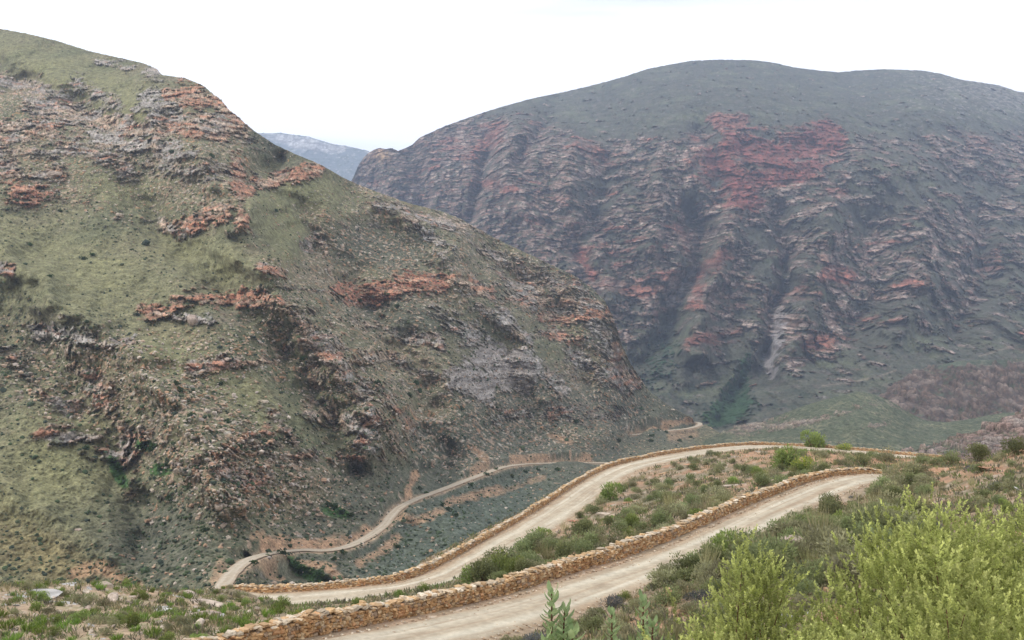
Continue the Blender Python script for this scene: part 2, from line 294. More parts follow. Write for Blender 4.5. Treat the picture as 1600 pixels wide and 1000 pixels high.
def left_shape(X, Y, D):
    x = (X - 800) / F * D; z = -(Y - 500) / F * D
    near = np.minimum(polydist(X, Y, thin_px)[0], polydist(X, Y, np.array(ROAD_BEND)[:, :2])[0])
    damp = ss(4, 45, near); D0 = D
    edge = ss(0, 0.10, (Y - np.interp(X, *np.array(L_CREST).T)) / 600)
    u = x * 0.8 + z * 0.6; v = -x * 0.6 + z * 0.8        # u runs down the fall line of the spurs
    D = D + damp * (16 * fbm((x * .75 + z * .6) / 75, (x * .6 - z * .75) / 210, 4, 1, True) + 13 * fbm(x / 60, z / 60, 5, 20))
    z0 = z; z = z + .6 * D0
    xw = x + 2.2 * gn(x / 9, z / 9, 31); zw = z0 + 1.6 * gn(x / 8, z / 8, 32)
    e1, k1 = worley(xw / 13, zw / 5.5, 33); e2, k2 = worley(xw / 4.6, zw / 2.3, 34)
    bz = z0 + .10 * x + 1.2 * gn(x / 14, z / 14, 35); bed = gn(bz / 1.5, x / 90, 36) + .7 * gn(bz / 3.6, x / 160, 37)
    n1 = fbm(x / 22, z / 30, 4, 3); n2 = fbm(x / 5, z / 5, 3, 4); n3 = gn(x / 1.7, z / 1.3, 5) + 0.6 * gn(x / .9, z / .8, 6)
    rock, red = outcrops(X, Y, L_OUT, 1.0 * n1 + 0.75 * n2)
    gen = ss(0.16, 0.42, fbm(x / 45, (z0 + .1 * x) / 12, 4, 8) + 0.3 * n2) * 0.62        # thin ledges everywhere
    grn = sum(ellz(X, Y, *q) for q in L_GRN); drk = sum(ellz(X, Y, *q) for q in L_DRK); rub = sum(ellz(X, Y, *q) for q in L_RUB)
    rock = rock * ss(-.55, .05, fbm(x / 16, z0 / 6, 3, 47) + .4 * n2 + .5 * (rock - .5))
    gen = gen * (1 - np.clip(grn * 1.1, 0, .95)) * (1 - .6 * np.clip(drk, 0, 1)) * ss(8, 30, near)
    rk = np.maximum(rock, gen); rk = ss(0.25, 0.75, rk + 0.25 * n3 * (rk > .05))
    slab = (red < -.1)
    ter, blk, hj, fr = strata(D, z0, x, 6.5, 7.0, 1.1, 4.0, 40)
    ter2, blk2, hj2, fr2 = strata(D, z0, x, 2.2, 3.0, .9, 1.6, 60)
    q = np.where(slab, .55, 1.0)
    D = D - damp * rk * q * (3.5 - .55 * ter - .5 * blk - .3 * ter2 + 5 * (k1 - .5) + 2.0 * (k2 - .5) + 1.5 * bed - 1.1 * ss(.16, .02, e1) - .6 * ss(.2, .03, e2))
    # boulders: bumps of the hillside itself
    th = 0.62 - 0.42 * np.clip(rub, 0, 1) + 0.45 * np.clip(grn, 0, 1) - .1 * n1
    b1 = gn(x / 2.3, z / 2.6, 71) + .35 * gn(x / 1.1, z / 1.3, 72) + 0.35 * fbm(x / 12, z / 12, 2, 73)
    bo = ss(th, th + 0.16, b1 + .5 * n2) * ss(3, 12, near) * .8
    D = D - bo * 1.1 - 0.35 * n3 - 0.8 * n2 * (1 - rk)
    sh = ss(.16, .42, gn(x / 1.9, z / 2.4, 81) + .5 * gn(x / .9, z / .8, 82) + .25 * n1)      # low scrub
    D = D - sh * .6 * (1 - rk)
    # colours by zone and noise, darker in the dark zones and rock cracks
    S = X.shape; col = np.empty(S + (3,), f4); col[:] = (.140, .135, .085)
    col = mixc(col, (.195, .155, .12), ss(-.25, .5, n1 - .15 + .6 * n2) * .9)
    n5 = fbm(x / 55 - z / 90, z / 160 + x / 120, 4, 95); col = mixc(col, (.175, .145, .095), ss(0, .45, n5) * .7); col = mixc(col, (.095, .105, .062), ss(0, .4, -n5) * .6)
    col = mixc(col, (.168, .166, .088), np.clip(grn, 0, 1) * np.clip(.75 + .6 * n1 + .8 * n5, 0, 1))
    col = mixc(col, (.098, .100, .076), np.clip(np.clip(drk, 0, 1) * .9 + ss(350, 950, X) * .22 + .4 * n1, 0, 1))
    col = mixc(col, (.075, .100, .085), ss(0, 1, np.clip(ellz(X, Y, 720, 840, 150, 70, 335) * 1.2, 0, 1)) * .6)
    col = mixc(col, (.19, .15, .075), np.clip(ellz(X, Y, 60, 870, 110, 38, 25), 0, 1) * .6)
    col = mixc(col, (.050, .065, .040), sh * (.55 + .25 * n3) * (1 - .55 * np.clip(grn, 0, 1)))
    rc = np.empty(S + (3,), f4); rc[:] = (.30, .225, .175)
    rc = mixc(rc, (.225, .208, .20), ss(-.3, .3, n1 + .6 * (hj - .5) - (red - .45) * 1.0))
    rc = mixc(rc, (.27, .130, .085), ss(.45, 1.0, red + .6 * n1 + .5 * (k2 - .5) + .9 * fbm(x / 24, z0 / 4, 3, 44)) * .9)
    rc = mixc(rc, (.22, .085, .06), ss(.85, 1.25, red + .5 * n2) * .8)
    rc = mixc(rc, (.185, .168, .160), slab * (.8 + .3 * n2))
    rc = mixc(rc, (.12, .095, .08), np.clip(ss(.16, .04, e2) * .4 + ss(.12, .02, e1) * .5, 0, .8))
    rc = rc * ((0.92 + .50 * k2 + .25 * k1) * (1 + .25 * bed))[..., None]
    rc = mixc(rc, (.09, .10, .065), ss(.12, .5, gn(x / 4, z / 2, 90) + .3 * n3 + .3 * n2) * .8 * (~slab))
    col = mixc(col, rc, rk)
    bc = np.empty(S + (3,), f4); bc[:] = (.36, .265, .205); bc = mixc(bc, (.42, .38, .34), ss(.1, .5, gn(x / 4, z / 4, 93))); bc = mixc(bc, (.32, .17, .10), ss(.1, .5, gn(x / 9, z / 9, 94)))
    col = mixc(col, bc, bo * (1 - rk) * .85)
    bank = np.zeros(S, f4)
    for pts, th_, s_ in BANKS:
        d, _ = polydist(X, Y, pts); bank = np.maximum(bank, s_ * ss(1.2, .4, d / th_ + .7 * n2 + .5 * n1))
    col = mixc(col, (.36, .225, .145), bank * (.85 - .4 * sh))
    g = np.clip(ellz(X, Y, 525, 800, 24, 9, 15) + ellz(X, Y, 228, 697, 18, 8) + ellz(X, Y, 250, 735, 16, 10) + ellz(X, Y, 475, 893, 40, 10, 25) + ellz(X, Y, 185, 740, 10, 28, 330), 0, 1)
    col = mixc(col, (.05, .10, .035), ss(.3, .7, g + .3 * n3 + .3 * n2))
    dz = edge * 0 + (rk * .8 * n3 + .5 * n2)
    col = col * np.array((1.10, 1.08, 1.03), f4)
    return D, dz * damp, col
def left_carve(W, col, X, Y):
    for path, cx0, hw in ((thin_path, 250, 3.0), (bend_path, 960, 3.4)):
        m = (Y > 640) & (X > cx0)
        x, y, z = W[..., 0][m], W[..., 1][m], W[..., 2][m]
        d, t = polydist(x, y, path[::2]); zr = np.interp(t, np.arange(len(path[::2])), path[::2, 2])
        k = 1 - ss(hw, hw + 3.5, d); zn = z * (1 - k) + (zr - .45) * k
        W[..., 2][m] = zn
        c = col[m]; kk = ((1 - ss(hw, hw + 2.0, d)) * .8).astype(f4); col[m] = mixc(c, (.34, .24, .16), kk)
    return W, col
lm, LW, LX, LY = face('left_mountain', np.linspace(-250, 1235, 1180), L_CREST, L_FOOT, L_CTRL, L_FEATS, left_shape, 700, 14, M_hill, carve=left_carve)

# ------------------------------------------------------------------ the far mountain
R_CREST = [(400, 285), (500, 275), (545, 290), (553, 275), (560, 258), (570, 244), (580, 236), (592, 231), (604, 233), (612, 231), (622, 236), (632, 232), (645, 226), (655, 215), (675, 206), (700, 195), (740, 181), (780, 168), (830, 154), (880, 144), (930, 132), (975, 120), (1010, 108),
           (1050, 100), (1080, 95), (1120, 93), (1180, 94), (1210, 98), (1240, 105), (1280, 110), (1310, 113), (1340, 110), (1380, 108), (1440, 110), (1470, 115), (1500, 124), (1540, 130), (1560, 133), (1590, 143), (1650, 150), (1750, 175), (1900, 210)]
R_FOOT = [(400, 420), (520, 420), (700, 480), (850, 600), (950, 720), (1100, 740), (1900, 740)]
R_CTRL = [(400, 285, 3000), (560, 262, 2750), (600, 235, 2700), (700, 195, 2750), (880, 144, 2900), (1100, 94, 3000), (1300, 113, 3100), (1450, 110, 3150), (1600, 145, 3050), (1900, 210, 3000),
          (600, 330, 2550), (700, 300, 2350), (700, 400, 2250), (850, 200, 2300), (850, 300, 2050), (850, 450, 1850), (1000, 200, 2250), (1000, 300, 1950), (1000, 420, 1750), (1000, 550, 1550), (1050, 620, 1400), (950, 600, 1450),
          (1150, 180, 2250), (1150, 210, 2080), (1150, 320, 1900), (1150, 450, 1680), (1150, 560, 1480), (1130, 650, 1250), (1300, 190, 2250), (1300, 300, 1900), (1300, 450, 1640), (1300, 560, 1430), (1300, 640, 1150),
          (1450, 200, 2250), (1450, 300, 1950), (1450, 450, 1650), (1450, 550, 1400), (1450, 640, 1150), (1600, 250, 2300), (1600, 350, 1950), (1600, 500, 1550), (1600, 620, 1200), (1900, 350, 2000), (1900, 600, 1250), (500, 350, 2700), (1100, 740, 1000), (1500, 740, 950), (1900, 740, 950), (800, 600, 1500), (950, 720, 1050), (500, 420, 2600)]
R_FEATS = [([(880, 150), (850, 190), (820, 250)], 14, 87), ([(760, 220), (745, 300), (730, 340)], 14, 101), ([(800, 200), (800, 280), (830, 360), (880, 420)], 20, -72), ([(950, 250), (940, 330), (900, 390)], 18, 72), ([(900, 220), (880, 300), (920, 380), (960, 460)], 18, -65),
           ([(1100, 190), (1110, 250), (1140, 320)], 24, 79), ([(1170, 230), (1230, 240), (1290, 230)], 34, 79), ([(1080, 330), (1100, 400), (1070, 460), (1040, 520), (1000, 560)], 18, 116), ([(1150, 330), (1120, 400), (1100, 470), (1085, 550)], 22, -101),
           ([(1215, 330), (1235, 400), (1215, 470), (1205, 520), (1200, 590)], 15, 79), ([(1290, 330), (1280, 400), (1260, 480), (1240, 540)], 24, -72), ([(1190, 560), (1160, 600), (1130, 655)], 16, 72), ([(1350, 350), (1370, 440), (1330, 520)], 22, 58), ([(1440, 350), (1450, 430), (1400, 520)], 25, -65),
           ([(1520, 330), (1540, 420), (1500, 520)], 22, 65), ([(1040, 250), (1030, 320), (1010, 380)], 20, -58), ([(1330, 120), (1370, 180), (1480, 240), (1560, 300)], 30, 87), ([(1080, 560), (1040, 600), (1020, 650)], 20, -43), ([(650, 240), (660, 300), (650, 340)], 16, 72), ([(600, 240), (610, 280), (600, 320)], 18, -58)]
R_RED = [([(1120, 255), (1150, 275), (1165, 300)], 30, 1.5, 1.05), ([(1145, 225), (1200, 240), (1260, 225), (1285, 215)], 30, 1.5, 1.05), ([(1170, 280), (1230, 275), (1280, 258)], 20, 1.3, 1.0), ([(1120, 190), (1160, 188)], 12, 1.1, .8), ([(740, 235), (760, 220), (780, 205)], 12, 1, .8), ([(760, 285), (800, 295)], 9, 1, .8),
         ([(900, 225), (930, 240)], 14, .9, .7), ([(905, 400), (925, 425)], 10, 1, .9), ([(1085, 470), (1095, 430), (1130, 400)], 12, 1, .8), ([(1075, 540), (1110, 525), (1150, 520)], 12, 1, .75), ([(1290, 425), (1330, 430)], 13, 1.1, .8), ([(940, 445), (1000, 460), (1050, 440)], 14, .8, .6), ([(1260, 540), (1290, 530)], 12, .9, .6),
         ([(1370, 470), (1430, 460)], 14, .7, .6), ([(1070, 385), (1060, 350)], 10, .9, .7), ([(580, 240), (600, 245)], 10, .9, .3), ([(700, 215), (740, 260)], 14, .7, .5), ([(1080, 215), (1100, 235)], 10, .8, .6), ([(1480, 200), (1550, 225)], 10, .6, .5)]
R_VEG = [(1180, 140, 300, 45, 0), (1000, 180, 140, 30, 345), (1350, 195, 170, 16, 3), (1400, 270, 70, 40, 0), (1480, 300, 120, 20, 0), (1130, 600, 90, 50, 320), (1330, 590, 200, 50, 350), (1500, 540, 130, 50, 0), (1030, 590, 60, 60, 40), (1190, 395, 25, 35, 0), (1420, 480, 60, 20, 0), (1130, 240, 20, 20, 0), (1050, 520, 35, 40, 0), (1330, 350, 90, 18, 0), (1580, 430, 40, 80, 0), (960, 300, 30, 25, 0)]
def right_shape(X, Y, D):
    x = (X - 800) / F * D; z = -(Y - 500) / F * D
    D0 = D
    D = D + (.35 + .65 * ss(140, 230, Y)) * (55 * fbm(x / 150, z / 480, 3, 101, True) + 34 * fbm(x / 80, z / 130, 4, 104)) + 14 * fbm(x / 28, z / 50, 3, 109, True)
    z0 = z; z = z + .45 * D0
    n1 = fbm(x / 110, z / 80, 4, 103); n2 = fbm(x / 18, z / 15, 3, 105); n3 = gn(x / 5.5, z / 5.5, 106) + .6 * gn(x / 3.1, z / 3.6, 107); n4 = fbm(x / 42, z / 34, 4, 111)
    Xw = X + 14 * fbm(X / 60, Y / 40, 3, 411); Yw = Y + 10 * fbm(X / 60, Y / 40, 3, 412)
    veg = sum(ellz(Xw, Yw, *q) for q in R_VEG)
    rd, red = outcrops(X, Y, R_RED, 0.9 * n1 + .6 * n2)
    cliff = ss(180, 225, Yw) * ss(655, 530, Y + .2 * (1100 - X)) + ss(960, 800, X) * .9 * ss(130, 200, Yw)
    rk = np.clip(cliff * (.74 + 1.0 * n4 + .5 * n1) - veg * .42 + .3 * n2, 0, 1); rk = np.maximum(rk, rd)
    rk = np.maximum(rk, .8 * ss(.20, .42, n4 + .4 * n2 - .12 * (1 - cliff)))
    rk = ss(.3, .72, rk + .22 * n3)
    fold = 70 * fbm(x / 480 + 9, z0 / 400, 2, 120) + .06 * x
    bw = z0 + fold; xw = x + 4 * gn(x / 20, z / 20, 131); bz = bw + 2.2 * gn(x / 26, z / 26, 132)
    bed = gn(bz / 3.6, x / 260, 136) + .7 * gn(bz / 8.5, x / 420, 137) + .5 * gn(bz / 1.9, x / 90, 138)
    e1, k1 = worley(xw / 34, bz / 15, 133); e2, k2 = worley(xw / 12, bz / 5.5, 134)
    ter, blk, hj, fr = strata(D, z0 + fold, x, 19, 30, 1.0, 13, 140, .05)
    ter2, blk2, hj2, fr2 = strata(D, z0 + fold * 1.05, x, 7, 10, 1.0, 6, 160, .05)
    D = D - rk * (10 - .2 * ter - .3 * blk - .15 * ter2 + 20 * (k1 - .5) + 8 * (k2 - .5) + 5 * n4 + 2.6 * bed - 5 * ss(.13, .02, e1) - 2.5 * ss(.16, .03, e2)) - 1.6 * n3 - 2.5 * n2
    S = X.shape; col = np.empty(S + (3,), f4); col[:] = (.066, .068, .050)
    col = mixc(col, (.095, .105, .065), ss(-.1, .5, n1)); col = mixc(col, (.11, .09, .08), ss(.0, .5, n2) * .6); col = mixc(col, (.034, .046, .032), ss(.0, .4, n4 + .3 * n3) * .8)
    col = mixc(col, (.25, .22, .2), ss(.5, .75, n2 + .5 * n3 + .3 * n1) * .6)
    col = mixc(col, (.24, .22, .21), ss(.2, .5, n2 + .4 * n4 + .25 * n3 + .6 * ss(1300, 1600, X) * ss(230, 130, Y) - .2) * .7)
    rc = np.empty(S + (3,), f4); rc[:] = (.165, .115, .10)
    rc = mixc(rc, (.21, .175, .165), ss(-.1, .5, n4 + .7 * (k2 - .5) + .5 * fbm(x / 90, bw / 10, 3, 135)))
    rc = mixc(rc, (.185, .085, .068), ss(.36, .85, rd * red * .9 + 1.2 * fbm(x / 150, bw / 20, 4, 170) + .35 * (k1 - .5) + .22))
    rc = mixc(rc, (.135, .042, .038), ss(.7, 1.0, rd * red + .3 * n2) * .9); rc = mixc(rc, (.08, .065, .06), ss(.80, .97, fr2) * .5 + ss(.30, .5, n2 - .3 * n4) * .5); rc = mixc(rc, (.32, .22, .13), ellz(X, Y, 597, 243, 12, 8) * .8)
    rc = rc * (.60 + .85 * k2 + .35 * k1)[..., None]; rc = rc * (1 + .30 * bed)[..., None]; rc = mixc(rc, (.06, .048, .046), np.clip(ss(.2, .04, e2) * .5 + ss(.15, .02, e1) * .5, 0, .8))
    rc = mixc(rc, (.05, .062, .047), ss(-.10, .22, fbm(x / 24, bw / 7, 4, 171) + .35 * n3 - .25 * n4 + .25 * n2) * .9 * (1 - .75 * rd))
    col = mixc(col, rc * np.array((1.04, .97, .88), f4), rk)
    scree = polydist(X + 4 * n2 * 3, Y, [(1218, 490), (1212, 540), (1200, 560), (1207, 585)])[0]; col = mixc(col, (.27, .245, .24), ss(1.3, .6, scree / 8 + .8 * n2 + .4 * n3) * .75)
    g2 = polydist(X + 8 * n2, Y, [(1085, 420), (1065, 455), (1045, 475)])[0]; col = mixc(col, (.25, .23, .22), ss(1.3, .5, g2 / 5 + .8 * n2) * .8)
    for pts in ([(1285, 603), (1330, 597), (1370, 590), (1400, 578)], [(1530, 555), (1600, 538)]):
        d = polydist(X, Y + 3 * n1, pts)[0]; col = mixc(col, (.20, .16, .125), ss(1.8, .6, d + 1.4 * n2) * .55)
    tr = np.clip(ellz(Xw, Yw, 1135, 645, 38, 18, 340) + .75 * ellz(Xw, Yw, 1148, 612, 16, 26, 25) + .6 * ellz(Xw, Yw, 1165, 575, 10, 25, 10) + .5 * ellz(Xw, Yw, 1035, 560, 30, 50, 20), 0, 1)
    tm = ss(.4, .65, tr + .4 * n3 + .6 * n2); col = mixc(col, (.026, .055, .024), tm); D = D - tm * 6 * (1 + .6 * n3)
    return D, 1.5 * n2 + .8 * n3, col
rm, RW, RX, RY = face('far_mountain', np.linspace(480, 1850, 1120), R_CREST, R_FOOT, R_CTRL, R_FEATS, right_shape, 620, 14, M_far, logd=True, backs=(200, .4))

# ------------------------------------------------------------------ lower hills in the side valley
def hill(name, px, crest, foot, dc, df, seed, rocky, nrow, cols, amp=6, sc_=1.0, logd=False, blk=1.0, tilt_=0.0, dzk=1.0):
    ctrl = [(x, y, dc) for x, y in crest[::2]] + [(x, y, df) for x, y in foot]
    ctrl += [(x, y + (np.interp(x, *np.array(foot).T) - y) * .5, dc * .55 + df * .45) for x, y in crest[1::2]]
    def shp(X, Y, D):
        x = (X - 800) / F * D; z = -(Y - 500) / F * D
        D = D + amp * 1.6 * fbm(x / (60 * sc_), z / (50 * sc_), 4, seed)
        z0 = z; z = z + .7 * D; n1 = fbm(x / (25 * sc_), z / (20 * sc_), 4, seed + 1); n2 = fbm(x / (4 * sc_), z / (4.5 * sc_), 3, seed + 2); n3 = gn(x / (1.5 * sc_), z / (1.8 * sc_), seed + 3)
        rk = ss(.35, .6, rocky(X, Y) + .6 * n1 + .7 * n2 + .25 * n3)
        ter, bl, hj, fr = strata(D, z0, x, 5 * sc_, 6 * sc_, 1, 5 * sc_, seed + 10, -.25 + tilt_)
        t2, b2_, hj2, fr2 = strata(D, z0, x, 1.8 * sc_, 2.6 * sc_, 1, 2.5 * sc_, seed + 30, -.3 + tilt_)
        e1, k1 = worley(x / (7 * sc_) + .6 * n2, z / (14 * sc_), seed + 60); e2, k2 = worley(x / (2.8 * sc_), z / (6 * sc_), seed + 61)
        hz = rk * (.6 + 2.6 * (k1 - .3) * ss(.0, .3, e1) + 1.2 * (k2 - .3) * ss(0, .3, e2)) * blk * dzk + (.5 * n2 + .2 * n3) * sc_ * .6 * min(1, dzk)
        sh = ss(.1, .4, gn(x / (3 * sc_), z / (5 * sc_), seed + 50) + .5 * n2 + .3 * n1)
        hz = hz + sh * .35 * sc_ * (1 - rk)
        S = X.shape; col = np.empty(S + (3,), f4); col[:] = cols[0]; col = mixc(col, cols[1], ss(-.2, .5, n1)); col = mixc(col, cols[3], ss(.45, .7, n3 + .4 * n2) * .45); col = mixc(col, (.045, .06, .04), sh * .75)
        rc = np.empty(S + (3,), f4); rc[:] = cols[2]; rc = mixc(rc, cols[3], ss(-.2, .5, n1 + .8 * (hj2 - .5))); rc = rc * (.65 + .45 * k2 + .25 * k1)[..., None]; rc = mixc(rc, (.05, .042, .04), np.clip(ss(.22, .03, e1) * .7 + ss(.25, .05, e2) * .5, 0, .85))
        return D, hz, mixc(col, rc, rk)
    return face(name, px, crest, foot, ctrl, [], shp, nrow, 10, M_hill if sc_ < 1.5 else M_far, backs=(25 * sc_, .5))
hill('rocky_hill', np.linspace(1340, 1800, 420), [(1340, 640), (1385, 618), (1395, 605), (1410, 596), (1430, 583), (1452, 576), (1475, 569), (1500, 564), (1530, 562), (1560, 563), (1600, 560), (1680, 555), (1800, 560)],
     [(1340, 700), (1450, 700), (1600, 700), (1800, 700)], 1120, 880, 300, lambda X, Y: .72 - .5 * ss(575, 560, Y) - 1.1 * ellz(X, Y, 1500, 566, 60, 7, 0), 150, ((.07, .085, .06), (.10, .10, .075), (.095, .066, .052), (.16, .125, .105)), amp=14, sc_=1.6, blk=1.6, dzk=1.7)
hill('valley_hill', np.linspace(1040, 1800, 560), [(1040, 715), (1080, 700), (1130, 674), (1160, 664), (1190, 660), (1220, 648), (1250, 636), (1290, 624), (1340, 612), (1365, 616), (1390, 626), (1415, 642), (1445, 657), (1480, 660), (1520, 654), (1560, 646), (1600, 643), (1700, 630), (1800, 620)],
     [(1040, 745), (1130, 740), (1300, 735), (1500, 735), (1800, 740)], 800, 480, 350,
     lambda X, Y: -.1 + .65 * ellz(X, Y, 1180, 668, 55, 9, 350) + .6 * ellz(X, Y, 1280, 655, 90, 5, 345) + .6 * ellz(X, Y, 1370, 665, 25, 5, 350) + .45 * ellz(X, Y, 1400, 632, 20, 8, 30), 190,
     ((.080, .092, .058), (.145, .145, .092), (.20, .15, .12), (.27, .23, .19)), amp=14)
hill('stony_ridge', np.linspace(1400, 1800, 380), [(1400, 716), (1440, 702), (1480, 688), (1510, 680), (1540, 668), (1570, 660), (1600, 648), (1700, 615), (1800, 590)],
     [(1400, 735), (1500, 740), (1600, 745), (1800, 760)], 330, 235, 400, lambda X, Y: .42 + .3 * ss(1460, 1580, X), 150, ((.10, .11, .075), (.13, .12, .085), (.20, .14, .12), (.235, .20, .18)), amp=3, sc_=.55, blk=.55, dzk=1.8)
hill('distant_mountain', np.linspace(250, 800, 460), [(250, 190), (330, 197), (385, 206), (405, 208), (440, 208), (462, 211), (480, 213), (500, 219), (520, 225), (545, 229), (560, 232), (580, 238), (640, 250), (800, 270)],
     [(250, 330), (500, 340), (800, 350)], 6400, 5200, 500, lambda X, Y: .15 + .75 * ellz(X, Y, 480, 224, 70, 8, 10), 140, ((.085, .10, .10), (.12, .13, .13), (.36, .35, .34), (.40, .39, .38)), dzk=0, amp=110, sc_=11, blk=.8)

# ------------------------------------------------------------------ near hillside
NEAR = [(210, 1085, 28), (260, 1062, 29.5), (310, 1038, 31), (400, 1013, 33), (500, 991, 35.5), (600, 971, 38.5), (700, 950, 41.5), (800, 925, 45), (900, 893, 49.5), (1000, 862, 54.5), (1100, 820, 61.5), (1150, 797, 66.5),
        (1200, 777, 71.5), (1250, 757, 77.5), (1300, 744, 83), (1345, 740, 86.5), (1385, 743, 87.5)]
FAR = [(345, 926, 92.5), (425, 925, 91), (500, 921, 90), (600, 911, 90), (650, 900, 91.5), (700, 876, 96), (750, 848, 102), (800, 820, 110), (850, 790, 121), (900, 757, 136), (940, 735, 149), (980, 722, 158),
       (1050, 708, 169), (1130, 697.5, 180), (1200, 695, 185), (1300, 700, 180), (1400, 709, 172), (1480, 717, 165)]
near_wall = smooth_path([P(*q) for q in NEAR], .5); far_wall = smooth_path([P(*q) for q in FAR], .5)
def offset(path, d):
    t = np.gradient(path[:, :2], axis=0); t /= np.linalg.norm(t, axis=1)[:, None]
    n = np.c_[t[:, 1], -t[:, 0]]; q = path.copy(); q[:, :2] += n * d; return q
near_mid = offset(near_wall, 2.55); far_mid = offset(far_wall, 3.1)
nm = np.vstack([near_mid, near_mid[-1] + np.array([[4, -.5, -.2], [9, -2, -.6], [15, -5, -1.2]])]); near_mid = smooth_path(nm[::6], .5)
fm = np.vstack([far_mid[0] + np.array([[-28, 3, -4.], [-18, 2, -2.4], [-8, .5, -.8]]), far_mid, far_mid[-1] + np.array([[8, -4, .2], [18, -10, .4]])]); far_mid = smooth_path(fm[::6], .5)
ctl = []
def cpt(*q): ctl.append(P(*q))
for x, y, z in [(0, 0, -1.8), (-3, 2, -2.8), (3, 2, -2.0), (0, -6, .6), (8, -6, 1.6), (-8, -6, -.6), (0, 6, -3.2), (3, 6, -2.9), (-5, 7, -4.2), (7, 10, -3.8), (0, 12, -5.0), (5, 16, -5.3), (0, 22, -8.2), (-9, 15, -7.2), (14, 20, -5.0), (-16, 20, -8.5), (-24, 24, -9.5), (24, 34, -6.0), (30, 20, -3), (-20, 10, -6), (20, 5, 1)]: ctl.append(np.array([x, y, z], float))
for q in [(850, 1000, 33.5), (950, 970, 33), (950, 1060, 21), (1000, 925, 41), (1100, 880, 45), (1100, 960, 28), (1200, 850, 47), (1200, 900, 32), (1300, 812, 55), (1300, 870, 33), (1400, 778, 66), (1400, 805, 50), (1400, 850, 33), (1450, 765, 66), (1500, 738, 66), (1550, 722, 66), (1550, 780, 40), (1600, 702, 70), (1600, 760, 40), (1700, 680, 72), (1700, 760, 40), (1450, 920, 18),
          (1100, 765, 98), (1000, 795, 92), (900, 835, 76), (1200, 735, 105), (1250, 714, 125), (1200, 703, 158), (1100, 715, 148), (800, 880, 62), (1300, 717, 120), (1350, 716, 138), (1400, 726, 118), (1450, 735, 110), (700, 928, 60), (600, 943, 60), (500, 958, 60), (400, 962, 56), (440, 948, 78), (1480, 724, 135), (1550, 722, 120),
          (0, 1000, 34), (150, 1000, 34), (300, 992, 36), (0, 950, 43), (150, 950, 45), (300, 957, 48), (0, 915, 54), (100, 913, 57), (200, 916, 60), (300, 932, 70), (335, 938, 82), (-200, 930, 48), (-200, 1000, 34), (-400, 960, 44)]: cpt(*q)
for p_, st in ((near_wall, 14), (far_wall, 22)):
    for q in p_[::st]: ctl.append(q)
for q in offset(near_wall, 5.0)[::18]: ctl.append(q + np.array([0, 0, .0]))
for q in offset(far_wall, 6.6)[::26]: ctl.append(q + np.array([0, 0, .1]))
for q in offset(near_wall, -2.5)[::20]: ctl.append(q + np.array([0, 0, -.35]))
for dd, dz in ((-4, -2.0), (-22, -15), (-60, -44), (-110, -75)):
    for q in offset(far_wall, dd)[::60]:
        if dd > -50 or q[0] < 40: ctl.append(q + np.array([0, 0, dz]))
for x, y, z in [(-60, 75, -30), (-45, 85, -34), (-30, 85, -32), (-70, 110, -50), (-40, 120, -50), (-90, 90, -38), (-60, 180, -78), (0, 220, -95), (-120, 150, -68), (90, 80, -11), (130, 90, -8), (110, 130, -32), (120, 170, -46), (100, 220, -60), (160, 240, -70), (60, 260, -75), (180, 130, -30), (-90, 50, -18), (-120, 60, -22)]: ctl.append(np.array([x, y, z], float))
ctl = np.array(ctl); _nt = tps(ctl[:, :2], ctl[:, 2], 3e-5)
def ground(x, y, detail=True):
    x = np.asarray(x, float); y = np.asarray(y, float); z = _nt(x, y)
    dn, tn = polydist(x, y, near_mid[::3]); df, tf = polydist(x, y, far_mid[::4])
    zn = np.interp(tn, np.arange(len(near_mid[::3])), near_mid[::3, 2]); zf = np.interp(tf, np.arange(len(far_mid[::4])), far_mid[::4, 2])
    if detail:
        a = ss(2.0, 5.5, dn) * ss(2.6, 7, df)
        z = z + a * (.45 * fbm(x / 9, y / 9, 4, 200) + .10 * fbm(x / 1.6, y / 1.6, 3, 210)) * ss(0, 20, np.hypot(x, y))
    dw, tw = polydist(x, y, far_wall[::4]); fw = far_wall[::4]; ti = np.clip(tw.astype(int), 0, len(fw) - 2); a = fw[ti]; t = fw[ti + 1] - fw[ti]
    side = (x - a[..., 0]) * t[..., 1] - (y - a[..., 1]) * t[..., 0]          # positive on the road's side
    beyond = (side < 0) & (tw > .01) & (tw < len(fw) - 1.01)
    z = np.where(beyond, np.minimum(z, a[..., 2] - .2 - .52 * np.maximum(dw - .8, 0) + .3 * gn(x / 6, y / 6, 251)), z)
    kn = 1 - ss(2.4, 4.4, dn); kf = (1 - ss(3.1, 5.6, df)) * np.where(beyond & (dw > 1.0), 0, 1)
    z = z * (1 - kn) + (zn - .05) * kn; z = z * (1 - kf) + (zf - .05) * kf
    return z, dn, df
az = np.concatenate([np.linspace(R(-125), R(-36), 110)[:-1], np.linspace(R(-36), R(36), 840), np.linspace(R(36), R(125), 110)[1:]]); rr = np.geomspace(.3, 290, 620)
A_, R_ = np.meshgrid(az, rr); gx = np.sin(A_) * R_; gy = np.cos(A_) * R_
gz, dn_, df_ = ground(gx, gy)
n1 = fbm(gx / 7, gy / 7, 4, 220); n2 = fbm(gx / 1.3, gy / 1.3, 3, 221); n3 = gn(gx / .35, gy / .35, 222)
col = np.empty(gx.shape + (3,), f4); col[:] = (.33, .20, .125)
col = mixc(col, (.21, .17, .115), ss(-.3, .3, n1)); col = mixc(col, (.36, .29, .22), ss(.05, .5, n2)); col = mixc(col, (.15, .14, .085), ss(-.1, .4, fbm(gx / 4, gy / 4, 3, 230)) * .75)
lp = ss(-8, -14, gx) * ss(80, 60, gy); col = mixc(col, (.40, .30, .21), lp * (.7 + .4 * n1)); col = mixc(col, (.20, .20, .10), lp * ss(0, .4, n2) * .6)
